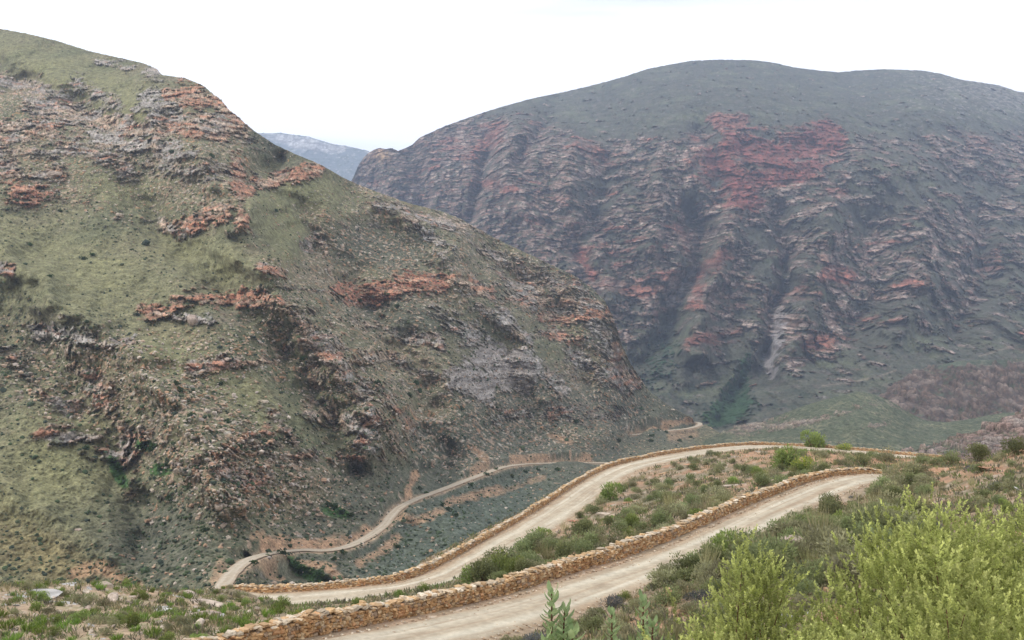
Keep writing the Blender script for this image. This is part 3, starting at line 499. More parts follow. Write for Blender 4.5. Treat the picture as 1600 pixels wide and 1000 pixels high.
col = mixc(col, (.40, .22, .13), np.clip(ss(30, 44, gx) * ss(50, 58, gy) * .7, 0, 1)); col = mixc(col, (.36, .27, .19), (1 - ss(1.8, 3.6, dn_)) * .8); col = mixc(col, (.38, .28, .19), (1 - ss(2.6, 4.6, df_)) * .8)
col = mixc(col, (.45, .38, .31), ss(.42, .6, n3 + .3 * n2) * .5)
me = mesh_np('near_hillside', np.stack([gx, gy, gz], -1).reshape(-1, 3), gridfaces(*gx.shape), col.reshape(-1, 3), True, M_soil)
tag(link('near_hillside', me), kind='structure')
# the valley floor closes the ground under everything
def sheet():
    g = np.linspace(0, 1, 60); X, Y = np.meshgrid((g - .5) * 13600, g * 8400 - 600); Z = -230 + 0 * X
    Z = Z + np.clip(1 - np.hypot(X, Y + 200) / 500, 0, 1) * 60
    m = mesh_np('ground', np.stack([X, Y, Z], -1).reshape(-1, 3), gridfaces(60, 60), np.tile((.10, .11, .07), (3600, 1)), True, M_far)
    tag(link('ground', m), kind='structure')
sheet()

# ------------------------------------------------------------------ roads
def road(name, mid, hw, seed, cols, lift=.02, ruts=True, K=26):
    t = np.gradient(mid[:, :2], axis=0); t /= np.linalg.norm(t, axis=1)[:, None]; n = np.c_[t[:, 1], -t[:, 0]]
    s = np.arange(len(mid)) * np.linalg.norm(mid[1, :2] - mid[0, :2])
    u = np.linspace(-1, 1, K); U, S = np.meshgrid(u, s)
    wv = hw * (1 + .10 * gn(S / 5, U * 0 + np.sign(U) * 3, seed))
    x = mid[:, 0][:, None] + n[:, 0][:, None] * U * wv; y = mid[:, 1][:, None] + n[:, 1][:, None] * U * wv
    z = mid[:, 2][:, None] + lift + .05 * (1 - U * U) - .12 * ss(.86, 1, abs(U))
    rut = np.exp(-((abs(U) - .42) / .17) ** 2) if ruts else 0 * U
    z = z - .03 * rut + .02 * gn(S / 1.2, U * 2, seed + 4)
    c = np.empty(U.shape + (3,), f4); c[:] = cols[0]
    c = mixc(c, cols[1], np.clip(rut * .9 + .35 * fbm(S / 14, U * 3.0, 3, seed + 1), 0, 1).astype(f4))
    st_ = fbm(S / 22, U * 7, 4, seed + 8); c = mixc(c, np.array(cols[2]) * .92, ss(-.02, .35, st_) * .55); c = mixc(c, np.array(cols[2]) * .8, ss(.15, .45, fbm(S / 2.5, U * 2.5, 4, seed + 9)) * .4)
    c = mixc(c, cols[2], np.clip(ss(.62, 1.0, abs(U) + .25 * fbm(S / 3, U * 2, 3, seed + 2)) + .35 * fbm(S / 20, U * 6, 3, seed + 3), 0, 1))
    me = mesh_np(name, np.stack([x, y, z], -1).reshape(-1, 3), gridfaces(len(s), K), c.reshape(-1, 3), True, M_road)
    return tag(link(name, me), kind='structure')
SAND = ((.40, .34, .255), (.51, .46, .365), (.33, .24, .16))
road('road', near_mid, 1.95, 1, SAND); road('road', far_mid, 2.75, 2, SAND)
road('road', thin_path, 2.5, 3, ((.40, .34, .26), (.46, .40, .32), (.36, .28, .2)), K=10); road('road', bend_path, 2.4, 4, ((.40, .34, .26), (.46, .40, .32), (.36, .28, .2)), K=10)

# ------------------------------------------------------------------ dry stone walls
g3 = np.array([(i, j, k) for i in (-1, 0, 1) for j in (-1, 0, 1) for k in (-1, 0, 1) if not i == j == k == 0], float)
_ix = {tuple(v.astype(int)): i for i, v in enumerate(g3)}; _qf = []
for ax in range(3):
    for sg in (-1, 1):
        a, b = [q for q in range(3) if q != ax]
        for i in (-1, 0):
            for j in (-1, 0):
                q = []
                for di, dj in ((0, 0), (1, 0), (1, 1), (0, 1)):
                    v = [0, 0, 0]; v[ax] = sg; v[a] = i + di; v[b] = j + dj; q.append(_ix[tuple(v)])
                if (sg > 0) == (ax == 1): q = q[::-1]
                _qf.append(q)
_qf = np.array(_qf); _rd = g3 / np.linalg.norm(g3, axis=1)[:, None]; g3r = g3 * .72 + _rd * .36
def blocks(name, cen, half, tang, cols, parent, mat=M_stone, jit=.16, r=rng):
    n = len(cen); V = np.repeat(g3r[None], n, 0) + r.normal(0, jit, (n, 26, 3)); V = V * half[:, None, :]
    tw = r.normal(0, .07, n); c, s = np.cos(tw), np.sin(tw)
    X = V[..., 0] * c[:, None] - V[..., 2] * s[:, None]; Z = V[..., 0] * s[:, None] + V[..., 2] * c[:, None]
    nrm = np.c_[tang[:, 1], -tang[:, 0]]
    W = np.stack([tang[:, 0, None] * X + nrm[:, 0, None] * V[..., 1], tang[:, 1, None] * X + nrm[:, 1, None] * V[..., 1], Z], -1) + cen[:, None]
    Fc = (_qf[None] + (np.arange(n) * 26)[:, None, None]).reshape(-1, 4)
    me = mesh_np(name, W.reshape(-1, 3), Fc, np.repeat(cols[:, None], 26, 1).reshape(-1, 3), False, mat)
    return link(name, me, parent)
def stonecol(n, r, top=False):
    a = np.array([(.46, .29, .15), (.50, .33, .18), (.40, .24, .12), (.54, .40, .25), (.44, .25, .13), (.36, .26, .18)] if not top else [(.44, .32, .20), (.48, .38, .27), (.42, .28, .16), (.38, .31, .23), (.54, .46, .36), (.46, .31, .17)])
    return a[r.integers(0, len(a), n)] * (.8 + .4 * r.random((n, 1)))
def wall(path, H, T, sl, ch, label, seed, hvar=.12, endk=.7):
    path = offset(path, -T * .5 - .05)
    r = np.random.default_rng(seed); root = link('dry_stone_wall', None, None, path[0]); tag(root, label, 'stone wall', 'dry stone walls along the outer road edges')
    s = np.r_[0, np.cumsum(np.linalg.norm(np.diff(path[:, :2], axis=0), axis=1))]; L = s[-1]
    tg = np.gradient(path[:, :2], axis=0); tg /= np.linalg.norm(tg, axis=1)[:, None]
    def at(q): return np.stack([np.interp(q, s, path[:, k]) for k in range(3)], 1), np.stack([np.interp(q, s, tg[:, k]) for k in range(2)], 1)
    top = lambda q: H * (1 - (1 - endk) * ss(.35, .95, q / L)) * (1 + hvar * gn(q / 6, q * 0, seed) * 2.2 + hvar * .5 * gn(q / 1.5, q * 0 + 4, seed))
    cen, half, tang = [], [], []
    for side in (-1, 1):
        zc = 0.0; k = 0
        while zc < H * 1.3:
            h = ch * (.75 + .5 * r.random()); q = []; x = -r.random() * sl
            while x < L:
                w_ = sl * (.55 + .9 * r.random()); q.append((x + w_ / 2, w_)); x += w_
            q = np.array(q); c, t = at(q[:, 0]); nrm = np.c_[t[:, 1], -t[:, 0]]
            keep = zc + h * .5 < top(q[:, 0]) - ch * .4; nn = keep.sum()
            if nn:
                cc = c[keep].copy(); off = side * (T / 2 - .12 - .04 * zc) + r.normal(0, .02, nn); cc[:, :2] += nrm[keep] * off[:, None]
                cc[:, 2] += zc + h / 2 - .08 + r.normal(0, .012, nn) - np.where(side < 0, .0, 0)
                cen.append(cc - path[0]); half.append(np.c_[q[keep, 1] / 2 * .97, np.full(nn, .17) + r.normal(0, .015, nn), np.full(nn, h / 2 * .97) * (1 + r.normal(0, .08, nn))]); tang.append(t[keep])
            zc += h; k += 1
    cen, half, tang = map(np.concatenate, (cen, half, tang))
    blocks('stone_face', cen, half, tang, stonecol(len(cen), r), root, r=r)
    x = 0; q = []
    while x < L: w_ = sl * (.6 + .9 * r.random()); q.append((x + w_ / 2, w_)); x += w_
    q = np.array(q); c, t = at(q[:, 0]); n = len(q); c[:, 2] += top(q[:, 0]) - .06 + r.normal(0, .04, n); nr = np.c_[t[:, 1], -t[:, 0]]
    cs, hs, ts = [], [], []
    for o_ in (-.3, .3):
        cc = c.copy(); cc[:, :2] += nr * (o_ * T / 1.6 + r.normal(0, .04, n))[:, None]; cc[:, 2] += r.normal(0, .03, n); cs.append(cc - path[0])
        hs.append(np.c_[q[:, 1] / 2, np.full(n, T * .29), ch * (.2 + .42 * r.random(n))]); ts.append(t)
    cs, hs, ts = map(np.concatenate, (cs, hs, ts))
    blocks('coping', cs, hs, ts, stonecol(len(cs), r, True), root, jit=.22, r=r)
    # rubble heart between the two faces
    pp = path[::2]; t2 = tg[::2]; nr = np.c_[t2[:, 1], -t2[:, 0]]; tp = top(s[::2]) - .16; hw = T / 2 - .16
    ring = [np.c_[pp[:, :2] + nr * a * hw, pp[:, 2] + z_] - path[0] for a, z_ in ((-1, -.3), (-1, tp), (1, tp), (1, -.3))]
    V = np.stack(ring, 1).reshape(-1, 3); n = len(pp); Fc = [(4 * i + j, 4 * i + (j + 1) % 4, 4 * i + 4 + (j + 1) % 4, 4 * i + 4 + j) for i in range(n - 1) for j in range(4)]
    link('rubble_core', mesh_np('rubble_core', V, Fc, np.tile((.26, .17, .10), (len(V), 1)), False, M_stone), root)
    return root
wall(near_wall, .74, .55, .21, .135, 'dry stone wall of ochre blocks beside the nearer gravel road', 7)
i0 = 0; ends = [0, 395, len(far_wall)]
wall(far_wall, .60, .60, .27, .155, 'long low ochre stone wall edging the wider gravel road above the ravine', 8, .16, .8)

# ------------------------------------------------------------------ plants and rocks
def leafmesh(base, dirs, ln, wd, cols, r, fold=.0):
    """two-triangle leaves: base point, direction, length, width"""
    n = len(base); d = dirs / (np.linalg.norm(dirs, axis=1)[:, None] + 1e-9)
    a = r.normal(0, 1, (n, 3)); s = np.cross(d, a); s /= np.linalg.norm(s, axis=1)[:, None] + 1e-9
    u = np.cross(s, d)
    mid = base + d * (ln * .55)[:, None] + u * (ln * fold)[:, None]
    V = np.stack([base, mid + s * (wd / 2)[:, None], base + d * ln[:, None], mid - s * (wd / 2)[:, None]], 1).reshape(-1, 3)
    return V, np.arange(4 * n).reshape(-1, 4), np.repeat(cols, 4, 0)
def tubes(segs, k=4):
    V, Fc = [], []
    for a, b, ra, rb in segs:
        a, b = np.array(a, float), np.array(b, float); d = b - a; d /= np.linalg.norm(d) + 1e-9
        s = np.cross(d, (.3, .5, .81)); s /= np.linalg.norm(s) + 1e-9; u = np.cross(d, s); o = len(V)
        for c, r_ in ((a, ra), (b, rb)):
            for i in range(k): t = 2 * math.pi * i / k; V.append(c + (s * math.cos(t) + u * math.sin(t)) * r_)
        for i in range(k): Fc.append((o + i, o + (i + 1) % k, o + k + (i + 1) % k, o + k + i))
    return np.array(V), np.array(Fc)
def shrub_proto(name, label_cat, n, hgt, rad, ln, wd, c0, c1, up, r, clumps=9, tips=None):
    """a shrub about 1 m across: clumps of small leaves round a few stems"""
    cc = r.normal(0, 1, (clumps, 3)); cc /= np.linalg.norm(cc, axis=1)[:, None]; cc[:, 2] = abs(cc[:, 2])
    cc = cc * (r.random((clumps, 1)) ** .4) * np.array([rad * .72, rad * .72, hgt * .62]) + np.array([0, 0, hgt * .12])
    cs = (.28 + .30 * r.random(clumps)) * min(rad, hgt * 1.1)
    i = r.integers(0, clumps, n); v = r.normal(0, 1, (n, 3)); v /= np.linalg.norm(v, axis=1)[:, None]
    p = cc[i] + v * (cs[i] * (.55 + .55 * r.random(n)))[:, None]; p[:, 2] = np.abs(p[:, 2]) * .95
    d = v + np.array([0, 0, up]) + r.normal(0, .35, (n, 3))
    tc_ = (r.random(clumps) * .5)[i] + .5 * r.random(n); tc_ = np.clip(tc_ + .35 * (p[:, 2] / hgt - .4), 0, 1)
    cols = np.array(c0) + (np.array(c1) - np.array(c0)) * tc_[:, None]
    if tips is not None: k = (r.random(n) < .12) & (p[:, 2] > hgt * .5); cols[k] = tips
    V, Fc, cl = leafmesh(p, d, ln * (.7 + .6 * r.random(n)), wd * (.7 + .6 * r.random(n)), cols, r)
    leaves = mesh_np(name, V, Fc, cl, False, M_leaf)
    segs = [((0, 0, -.15), c * .9, .02, .008) for c in cc]
    sv, sf = tubes(segs); stems = mesh_np(name + '_stems', sv, sf, None, False, M_bark)
    return leaves, stems
def tuft_proto(n, hgt, c0, c1, r, spread=.5, wd=.02):
    a = r.random(n) * 2 * np.pi; q = np.sqrt(r.random(n)); base = np.c_[np.cos(a) * q * .14, np.sin(a) * q * .14, np.full(n, -.03)]
    d = np.c_[np.cos(a) * q * spread, np.sin(a) * q * spread, np.ones(n)] + r.normal(0, .15, (n, 3))
    t = r.random(n); cols = np.array(c0) + (np.array(c1) - np.array(c0)) * t[:, None]
    V, Fc, cl = leafmesh(base, d, hgt * (.5 + .6 * r.random(n)), np.full(n, wd), cols, r, .05)
    return mesh_np('grass_tuft', V, Fc, cl, False, M_leaf)
def ico(sub=1):
    import bmesh
    bm = bmesh.new(); bmesh.ops.create_icosphere(bm, subdivisions=sub, radius=1); bm.verts.ensure_lookup_table()
    V = np.array([v.co[:] for v in bm.verts]); Fc = np.array([[v.index for v in f.verts] for f in bm.faces]); bm.free(); return V, Fc
I1, I2, I3 = ico(1), ico(2), ico(3)
def rock_proto(seed, c0, c1, flat=.55, sub=I3):
    r = np.random.default_rng(seed); V, Fc = sub; V = V.copy()
    for _ in range(9):                                   # chop planes off a ball
        n = r.normal(0, 1, 3); n /= np.linalg.norm(n); h = .45 + .3 * r.random(); d = V @ n; V = V - np.where(d > h, d - h, 0)[:, None] * n
    V *= np.array([1, .72, flat]) * (1 + .0 * r.random(3)); V *= (1 + .06 * gn(V[:, 0] * 3 + seed, V[:, 1] * 3 + V[:, 2] * 5, seed))[:, None]
    lay = .5 + .5 * gn(V[:, 0] * 1.2, V[:, 2] * 7 + seed, seed + 3); t = np.clip(lay + .5 * gn(V[:, 0] * 4, V[:, 1] * 4 + V[:, 2] * 3, seed + 4), 0, 1)
    cols = np.array(c0) + (np.array(c1) - np.array(c0)) * t[:, None]
    return mesh_np('rock', V, Fc, cols, False, M_rock)
r1 = np.random.default_rng(21)
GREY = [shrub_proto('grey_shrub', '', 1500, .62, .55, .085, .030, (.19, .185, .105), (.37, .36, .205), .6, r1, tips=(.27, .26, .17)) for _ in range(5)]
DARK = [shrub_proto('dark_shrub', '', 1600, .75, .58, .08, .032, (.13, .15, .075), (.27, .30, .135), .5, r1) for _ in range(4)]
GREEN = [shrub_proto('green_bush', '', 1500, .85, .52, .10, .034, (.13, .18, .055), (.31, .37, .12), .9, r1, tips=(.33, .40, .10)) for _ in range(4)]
BLUE = [shrub_proto('blue_shrub', '', 1300, .55, .52, .08, .024, (.09, .095, .10), (.18, .185, .18), .5, r1) for _ in range(2)]
YELL = [shrub_proto('yellow_shrub', '', 900, .50, .45, .08, .03, (.16, .20, .05), (.30, .32, .08), .7, r1, tips=(.55, .48, .04)) for _ in range(2)]
TUFT = [tuft_proto(110, .62, (.15, .16, .06), (.36, .33, .17), r1, .55, .016) for _ in range(4)] + [tuft_proto(90, .9, (.22, .22, .10), (.46, .41, .24), r1, .35, .014) for _ in range(2)]
GTUFT = [tuft_proto(150, .42, (.10, .17, .03), (.25, .34, .07), r1, .8, .022) for _ in range(4)]
ROCKS_P = [rock_proto(s_, (.30, .24, .19), (.48, .40, .33), .45 + .2 * (s_ % 3)) for s_ in range(6)]
ROCKS_O = [rock_proto(s_ + 20, (.30, .15, .08), (.48, .32, .22), .6) for s_ in range(4)]
ROCKS_G = [rock_proto(s_ + 40, (.27, .26, .25), (.44, .42, .40), .28) for s_ in range(5)]
counts = {}
def plant(kind, x, y, s, label, group, cat='shrub', name=None, sink=.0, sz=1.0):
    z = float(ground(x, y)[0]); pr = kind[r1.integers(0, len(kind))]
    root = link(name, pr[0], None, (x, y, z - sink), r1.random() * 6.28, (s * r1.uniform(.85, 1.2), s * r1.uniform(.85, 1.2), s * sz * r1.uniform(.8, 1.15)))
    # leaves are the thing's own mesh, the stems its part
    st = bpy.data.objects.new('stem', pr[1]); C.objects.link(st); st.parent = root
    tag(root, label, cat, group); counts[name] = counts.get(name, 0) + 1; return root
def lone(protos, name, x, y, s, label, group, cat, sink=0, tilt=.15):
    z = float(ground(x, y)[0]); o = link(name, protos[r1.integers(0, len(protos))], None, (x, y, z - sink), 0, s)
    o.rotation_euler = (r1.normal(0, tilt), r1.normal(0, tilt), r1.random() * 6.28); tag(o, label, cat, group); counts[name] = counts.get(name, 0) + 1; return o
def xy(px, D): return (px - 800) / F * D, D
_gpy = 500 - gz / np.maximum(gy, .1) * F
_gdw = None
def solve(px, py, d0=5, d1=210, crest_ok=False):
    """distance at which the sight line through a photo pixel meets the near hillside"""
    j = int(np.argmin(abs(az - math.atan2((px - 800) / F, 1)))); c = _gpy[:, j]; yy = gy[:, j]
    k = np.where((c <= py) & (yy > d0) & (yy < d1))[0]
    if len(k): return float(yy[k[0]])
    m = np.where((yy > 50) & (yy < d1))[0]; q = m[np.argmin(c[m])]
    return float(yy[q]) if crest_ok and c[q] - py < 30 else None
_wx, _wy = near_wall[::4], far_wall[::6]
def scatter(box, n, mind, zones=None):
    """points spread over the ground seen in a photo box, none on a road or a wall"""
    o = []; tries = 0
    PX = r1.uniform(box[0], box[2], n * 6); PY = r1.uniform(box[1], box[3], n * 6)
    for a, b in zip(PX, PY):
        if len(o) >= n: break
        if zones is not None and not zones(a, b): continue
        D = solve(a, b)
        if D is None: continue
        x, y = xy(a, D); g, dn, df = ground(x, y)
        if dn < 2.5 or df < 3.3: continue
        dw = min(polydist(np.array([x]), np.array([y]), near_wall[::4])[0][0], polydist(np.array([x]), np.array([y]), far_wall[::6])[0][0])
        if dw < .75 + mind * .3: continue
        if any((x - u) ** 2 + (y - v) ** 2 < mind ** 2 * (1 if v < 60 else 1) for u, v, *_ in o): continue
        o.append((x, y, a, b))
    return o
ISL = lambda a, b: b > np.interp(a, [700, 760, 830, 900, 940, 1020, 1130, 1270, 1400], [925, 895, 850, 805, 775, 740, 702, 692, 712])
GI, GS, GL = 'shrubs between the two gravel roads', 'shrubs on the slope below the camera', 'plants on the rocky shoulder'
pts = scatter((700, 690, 1450, 915), 330, .75, ISL)
for x, y, a, b in pts:
    if y < 92 and False: continue
    q = r1.random(); s = r1.uniform(.8, 1.7)
    if polydist(np.array([x]), np.array([y]), near_mid[::4])[0][0] < 3.5 and y < 40: continue
    if q < .42: plant(GREY, x, y, s * 1.25, 'low grey-green shrub on the bank between the two gravel roads', GI, 'shrub', 'grey_shrub', .05)
    elif q < .74: plant(DARK, x, y, s * 1.25, 'low dark green shrub on the bank between the two gravel roads', GI, 'shrub', 'dark_shrub', .05)
    elif q < .80: plant(GREEN, x, y, s, 'bright green bush on the bank between the two gravel roads', GI, 'bush', 'green_bush', .05)
    else: lone(TUFT, 'grass_tuft', x, y, s * 1.2, 'dry grass tuft on the bank between the two gravel roads', 'grass tufts between the roads', 'grass tuft')
SLP = lambda a, b: b > np.interp(a, [760, 850, 950, 1050, 1150, 1250, 1350, 1400, 1480, 1600], [1000, 965, 915, 872, 832, 790, 760, 742, 715, 690])
pts = scatter((780, 690, 1600, 1030), 235, .9, SLP)
for x, y, a, b in pts:
    q = r1.random(); s = r1.uniform(.45, 1.05) * (.75 if y < 20 else 1.05)
    if a > 1480 and b < 790 and q < .3: continue
    if q < .40: plant(GREY, x, y, s, 'grey-green renoster shrub on the slope above the nearer road', GS, 'shrub', 'grey_shrub', .05)
    elif q < .60: plant(DARK, x, y, s, 'dark green shrub on the slope above the nearer road', GS, 'shrub', 'dark_shrub', .05)
    elif q < .66: plant(BLUE, x, y, s, 'silvery blue-grey shrub on the slope above the nearer road', GS, 'shrub', 'silver_shrub', .05)
    elif q < .72: plant(GREEN, x, y, s * .9, 'light green bush on the slope above the nearer road', GS, 'bush', 'green_bush', .05)
    else: lone(TUFT, 'grass_tuft', x, y, s * 1.0, 'straw-coloured grass tuft on the slope above the nearer road', 'grass tufts above the nearer road', 'grass tuft')
for _ in range(70):                                       # the same slope carries on past the edge of the frame
    a_, d_ = R(r1.uniform(31, 75)) * (1 if r1.random() < .7 else -1), r1.uniform(4, 60); x, y = math.sin(a_) * d_, math.cos(a_) * d_; g, dn, df = ground(x, y)
    if dn < 3 or df < 4: continue
    if r1.random() < .6: plant(GREY, x, y, r1.uniform(.6, 1.2), 'grey-green renoster shrub on the slope above the nearer road', GS, 'shrub', 'grey_shrub', .05)
    else: lone(TUFT, 'grass_tuft', x, y, r1.uniform(.5, 1), 'straw-coloured grass tuft on the slope above the nearer road', 'grass tufts above the nearer road', 'grass tuft')
pts = scatter((0, 905, 460, 1010), 150, .8)
for x, y, a, b in pts:
    if polydist(np.array([x]), np.array([y]), near_mid[::4])[0][0] < 3.5: continue
    q = r1.random(); s = r1.uniform(.5, 1.1)
    if q < .50: lone(GTUFT, 'green_tuft', x, y, s * 1.15, 'small bright green tuft among rocks on the near shoulder', 'green tufts on the rocky shoulder', 'grass tuft')
    elif q < .68: plant(GREEN, x, y, s * .8, 'small bright green bush among rocks on the near shoulder', GL, 'bush', 'green_bush', .05)
    elif q < .84: plant(GREY, x, y, s * .85, 'small grey-green shrub among rocks on the near shoulder', GL, 'shrub', 'grey_shrub', .05)
    elif q < .88: plant(YELL, x, y, s * .8, 'yellow-flowering low shrub among rocks on the near shoulder', GL, 'shrub', 'flowering_shrub', .05)
    else: lone(TUFT, 'grass_tuft', x, y, s * .6, 'pale dry grass tuft among rocks on the near shoulder', 'grass tufts on the rocky shoulder', 'grass tuft')
# strip along the foot of the nearer wall's valley side and named plants
def at_px(px, py): D = solve(px, py, crest_ok=True); return xy(px, D if D else 60)
NAMED = [(GREEN, 845, 848, 2.4, 'tall bright green bush where the wider road swings past the bank', 'bush', 'green_bush'), (GREEN, 785, 898, 2.0, 'bright green bush leaning over the wider road near the wall', 'bush', 'green_bush'), (GREEN, 735, 912, 1.4, 'pale spiky green bush at the narrow tip of the bank', 'bush', 'green_bush'),
         (GREEN, 955, 783, 3.2, 'broad yellow-green bush beside the pale bend of the wider road', 'bush', 'green_bush'), (GREEN, 1268, 700, 4.6, 'round yellow-green bush on the skyline of the bank above the wall', 'bush', 'green_bush'), (GREEN, 1225, 733, 3.6, 'vivid green bush behind the far part of the nearer wall', 'bush', 'green_bush'),
         (YELL, 1255, 738, 3.2, 'yellow bush behind the far part of the nearer wall', 'bush', 'yellow_bush'), (YELL, 1315, 697, 3.6, 'orange-yellow bush on the skyline beside the wider road', 'bush', 'yellow_bush'), (GREEN, 560, 950, 1.3, 'bright green bush peeping over the nearest stretch of wall', 'bush', 'green_bush'), (GREEN, 625, 935, 1.2, 'small green bush above the wall coping', 'bush', 'green_bush'),
         (GREEN, 660, 925, 1.3, 'green weed cluster between wall and wider road', 'bush', 'green_bush'), (DARK, 820, 872, 2.2, 'dark olive shrub under the tall green bush by the road', 'shrub', 'dark_shrub'), (DARK, 760, 905, 1.6, 'dark shrub at the tip of the bank beside the road', 'shrub', 'dark_shrub'), (DARK, 1485, 728, 3.3, 'large dark green bush standing above the orange soil', 'bush', 'dark_bush'),
         (DARK, 1462, 730, 2.6, 'dark green bush crowded against the large one above the orange soil', 'bush', 'dark_bush'), (DARK, 1530, 722, 2.4, 'rounded dark bush on the orange soil slope', 'bush', 'dark_bush'), (BLUE, 1340, 800, 1.5, 'pale blue-grey shrub on the slope above the nearer road', 'shrub', 'silver_shrub'), (DARK, 1290, 840, 1.6, 'nearly black shrub beside the pale boulder', 'shrub', 'dark_shrub'),
         (GREY, 1395, 752, 2.2, 'grey-green shrub at the point where the nearer road disappears', 'shrub', 'grey_shrub'), (GREY, 1420, 745, 2.6, 'broad grey-green shrub hiding the bend of the nearer road', 'shrub', 'grey_shrub'), (GREY, 1385, 722, 3.0, 'grey-green shrub between the wall end and the wider road', 'shrub', 'grey_shrub'), (GREY, 1440, 725, 3.0, 'wide grey-green shrub in front of the low far wall', 'shrub', 'grey_shrub'),
         (DARK, 1590, 712, 2.6, 'dark shrub on the crest above the orange soil', 'shrub', 'dark_shrub'), (GREEN, 440, 952, 1.6, 'green weed patch at the near end of the wider road', 'bush', 'green_bush'), (YELL, 470, 962, 1.2, 'yellow-green weeds beside the start of the nearer wall', 'shrub', 'flowering_shrub'), (GREEN, 385, 945, 1.2, 'green sprig beside the start of the wider road', 'bush', 'green_bush')]
for kind, px, py, s, lab, cat, nm_ in NAMED:
    x, y = at_px(px, py)
    if x is None: continue
    dn, df = ground(x, y)[1:]
    if df < 3.6: y -= (3.8 - df)
    plant(kind, x, y, s * ((1.05 if kind is GREEN else .9) if px > 700 else .62), lab, 'plants beside the roads', cat, nm_, .05)
# rocks of the near ground
NROCK = [(ROCKS_G, 50, 930, 1.5, 1.5, .3, 'long flat grey slab, uppermost on the near shoulder'), (ROCKS_G, 45, 937, 1.3, .6, .3, 'thin grey slab lying under the uppermost slab'), (ROCKS_G, 85, 942, 1.2, .6, .35, 'dark-edged grey slab resting on orange soil'), (ROCKS_G, 40, 970, .9, .7, .5, 'blunt pale grey boulder low on the near shoulder'), (ROCKS_P, 152, 916, .7, .5, .5, 'rounded pale boulder standing on the shoulder skyline'),
         (ROCKS_P, 178, 940, .6, .5, .5, 'pale boulder with a dark underside amid tufts'), (ROCKS_G, 270, 932, 1.0, .4, .2, 'narrow grey slab edge near the start of the wider wall'), (ROCKS_G, 215, 952, 1.1, .8, .25, 'whitish rock sheet amid the green tufts'), (ROCKS_G, 250, 955, .9, .7, .25, 'whitish split rock sheet beside another'), (ROCKS_P, 320, 944, 1.3, .8, .3, 'broad buff rock near the start of the wider wall'), (ROCKS_P, 295, 930, .8, .5, .4, 'buff stepped rock near the wall start'),
         (ROCKS_P, 170, 965, .6, .5, .3, 'small pinkish rock near yellow flowers'), (ROCKS_G, 10, 932, 1.0, .6, .3, 'grey slab farthest out on the near rocky shoulder'), (ROCKS_G, 100, 915, 1.0, .5, .2, 'flat lichen-green slab on the shoulder skyline'), (ROCKS_P, 300, 965, .9, .5, .25, 'tan ledge rock just above the nearest wall'),
         (ROCKS_P, 1240, 868, .55, .5, .7, 'pale round boulder among shrubs above the nearer road'), (ROCKS_O, 1275, 885, .5, .4, .5, 'orange broken rock beside the pale round boulder'), (ROCKS_O, 1075, 925, .7, .4, .4, 'orange rock outcrop among grey shrubs'), (ROCKS_O, 920, 957, .9, .6, .5, 'orange boulder above the inner road edge'), (ROCKS_O, 850, 975, .6, .4, .5, 'orange-brown rock behind the stalk plant'), (ROCKS_P, 1030, 967, .4, .35, .4, 'small grey-pink rock by the stalk plants'), (ROCKS_O, 1060, 965, .45, .35, .4, 'small orange rock by the stalk plants'),
         (ROCKS_O, 905, 815, 1.7, .9, .5, 'pinkish boulder on the bank beside the wider road'), (ROCKS_P, 945, 805, 1.5, .9, .5, 'buff boulder on the bank beside the wider road'), (ROCKS_O, 990, 785, 1.6, .9, .4, 'orange rock on the bank near the pale bend'), (ROCKS_P, 960, 790, 1.3, .8, .4, 'pale rock on the bank near the pale bend'), (ROCKS_O, 1092, 728, 2.6, 1.4, .35, 'red-orange outcrop high on the bank'), (ROCKS_P, 1150, 715, 3.4, 1.2, .35, 'long buff outcrop near the top of the bank'), (ROCKS_P, 1195, 707, 3.0, 1.2, .35, 'tilted pink slab near the top of the bank'),
         (ROCKS_P, 1160, 757, 2.2, .7, .4, 'tilted buff slab behind the nearer wall'), (ROCKS_O, 1040, 740, 1.6, .9, .4, 'orange rocks at the edge of the pale bend'), (ROCKS_O, 835, 882, 1.2, .7, .4, 'orange rock beside the nearer wall coping'), (ROCKS_P, 1590, 862, .5, .4, .4, 'grey-white rock amid shrubs just past the yellow-green bushes'), (ROCKS_O, 1560, 735, 1.4, .9, .3, 'orange crumbling rock on the bare slope')]
for kind, px, py, a, b, c, lab in NROCK:
    x, y = at_px(px, py)
    if ground(x, y)[1] < 2.6: continue
    if px < 340: a, b, c = a * 1.5, b * 1.4, c * 1.5
    elif px > 840 and py > 840: a, b, c = a * 1.7, b * 1.6, c * 1.9
    o = lone(kind, 'rock', x, y, (a, b, c), lab, 'rocks on the near ground', 'rock', c * .25, .08); o.rotation_euler[2] = r1.normal(0, .35)
for box, n, kk in (((0, 905, 420, 1010), 130, ROCKS_P), ((760, 700, 1600, 1000), 90, ROCKS_O)):
    for x, y, a, b in scatter(box, n, .3):
        s = r1.uniform(.12, .38) * (1.5 if y > 60 else 1); lone(kk if r1.random() < .7 else ROCKS_G, 'stone', x, y, (s * 1.3, s, s * .8), 'small loose %s stone on the ground %s' % (('pale', 'among tufts on the near shoulder') if kk is ROCKS_P else ('orange-brown', 'among shrubs beside the nearer road')), 'loose stones', 'stone', s * .15, .3)
x, y = P(664, 880, 93.5)[:2]; o = lone(ROCKS_G, 'boulder', x, y + 1.6, (1.9, 1.2, 1.9), 'large pale boulder bulging over the wider wall at the bend', None, 'boulder', .2)

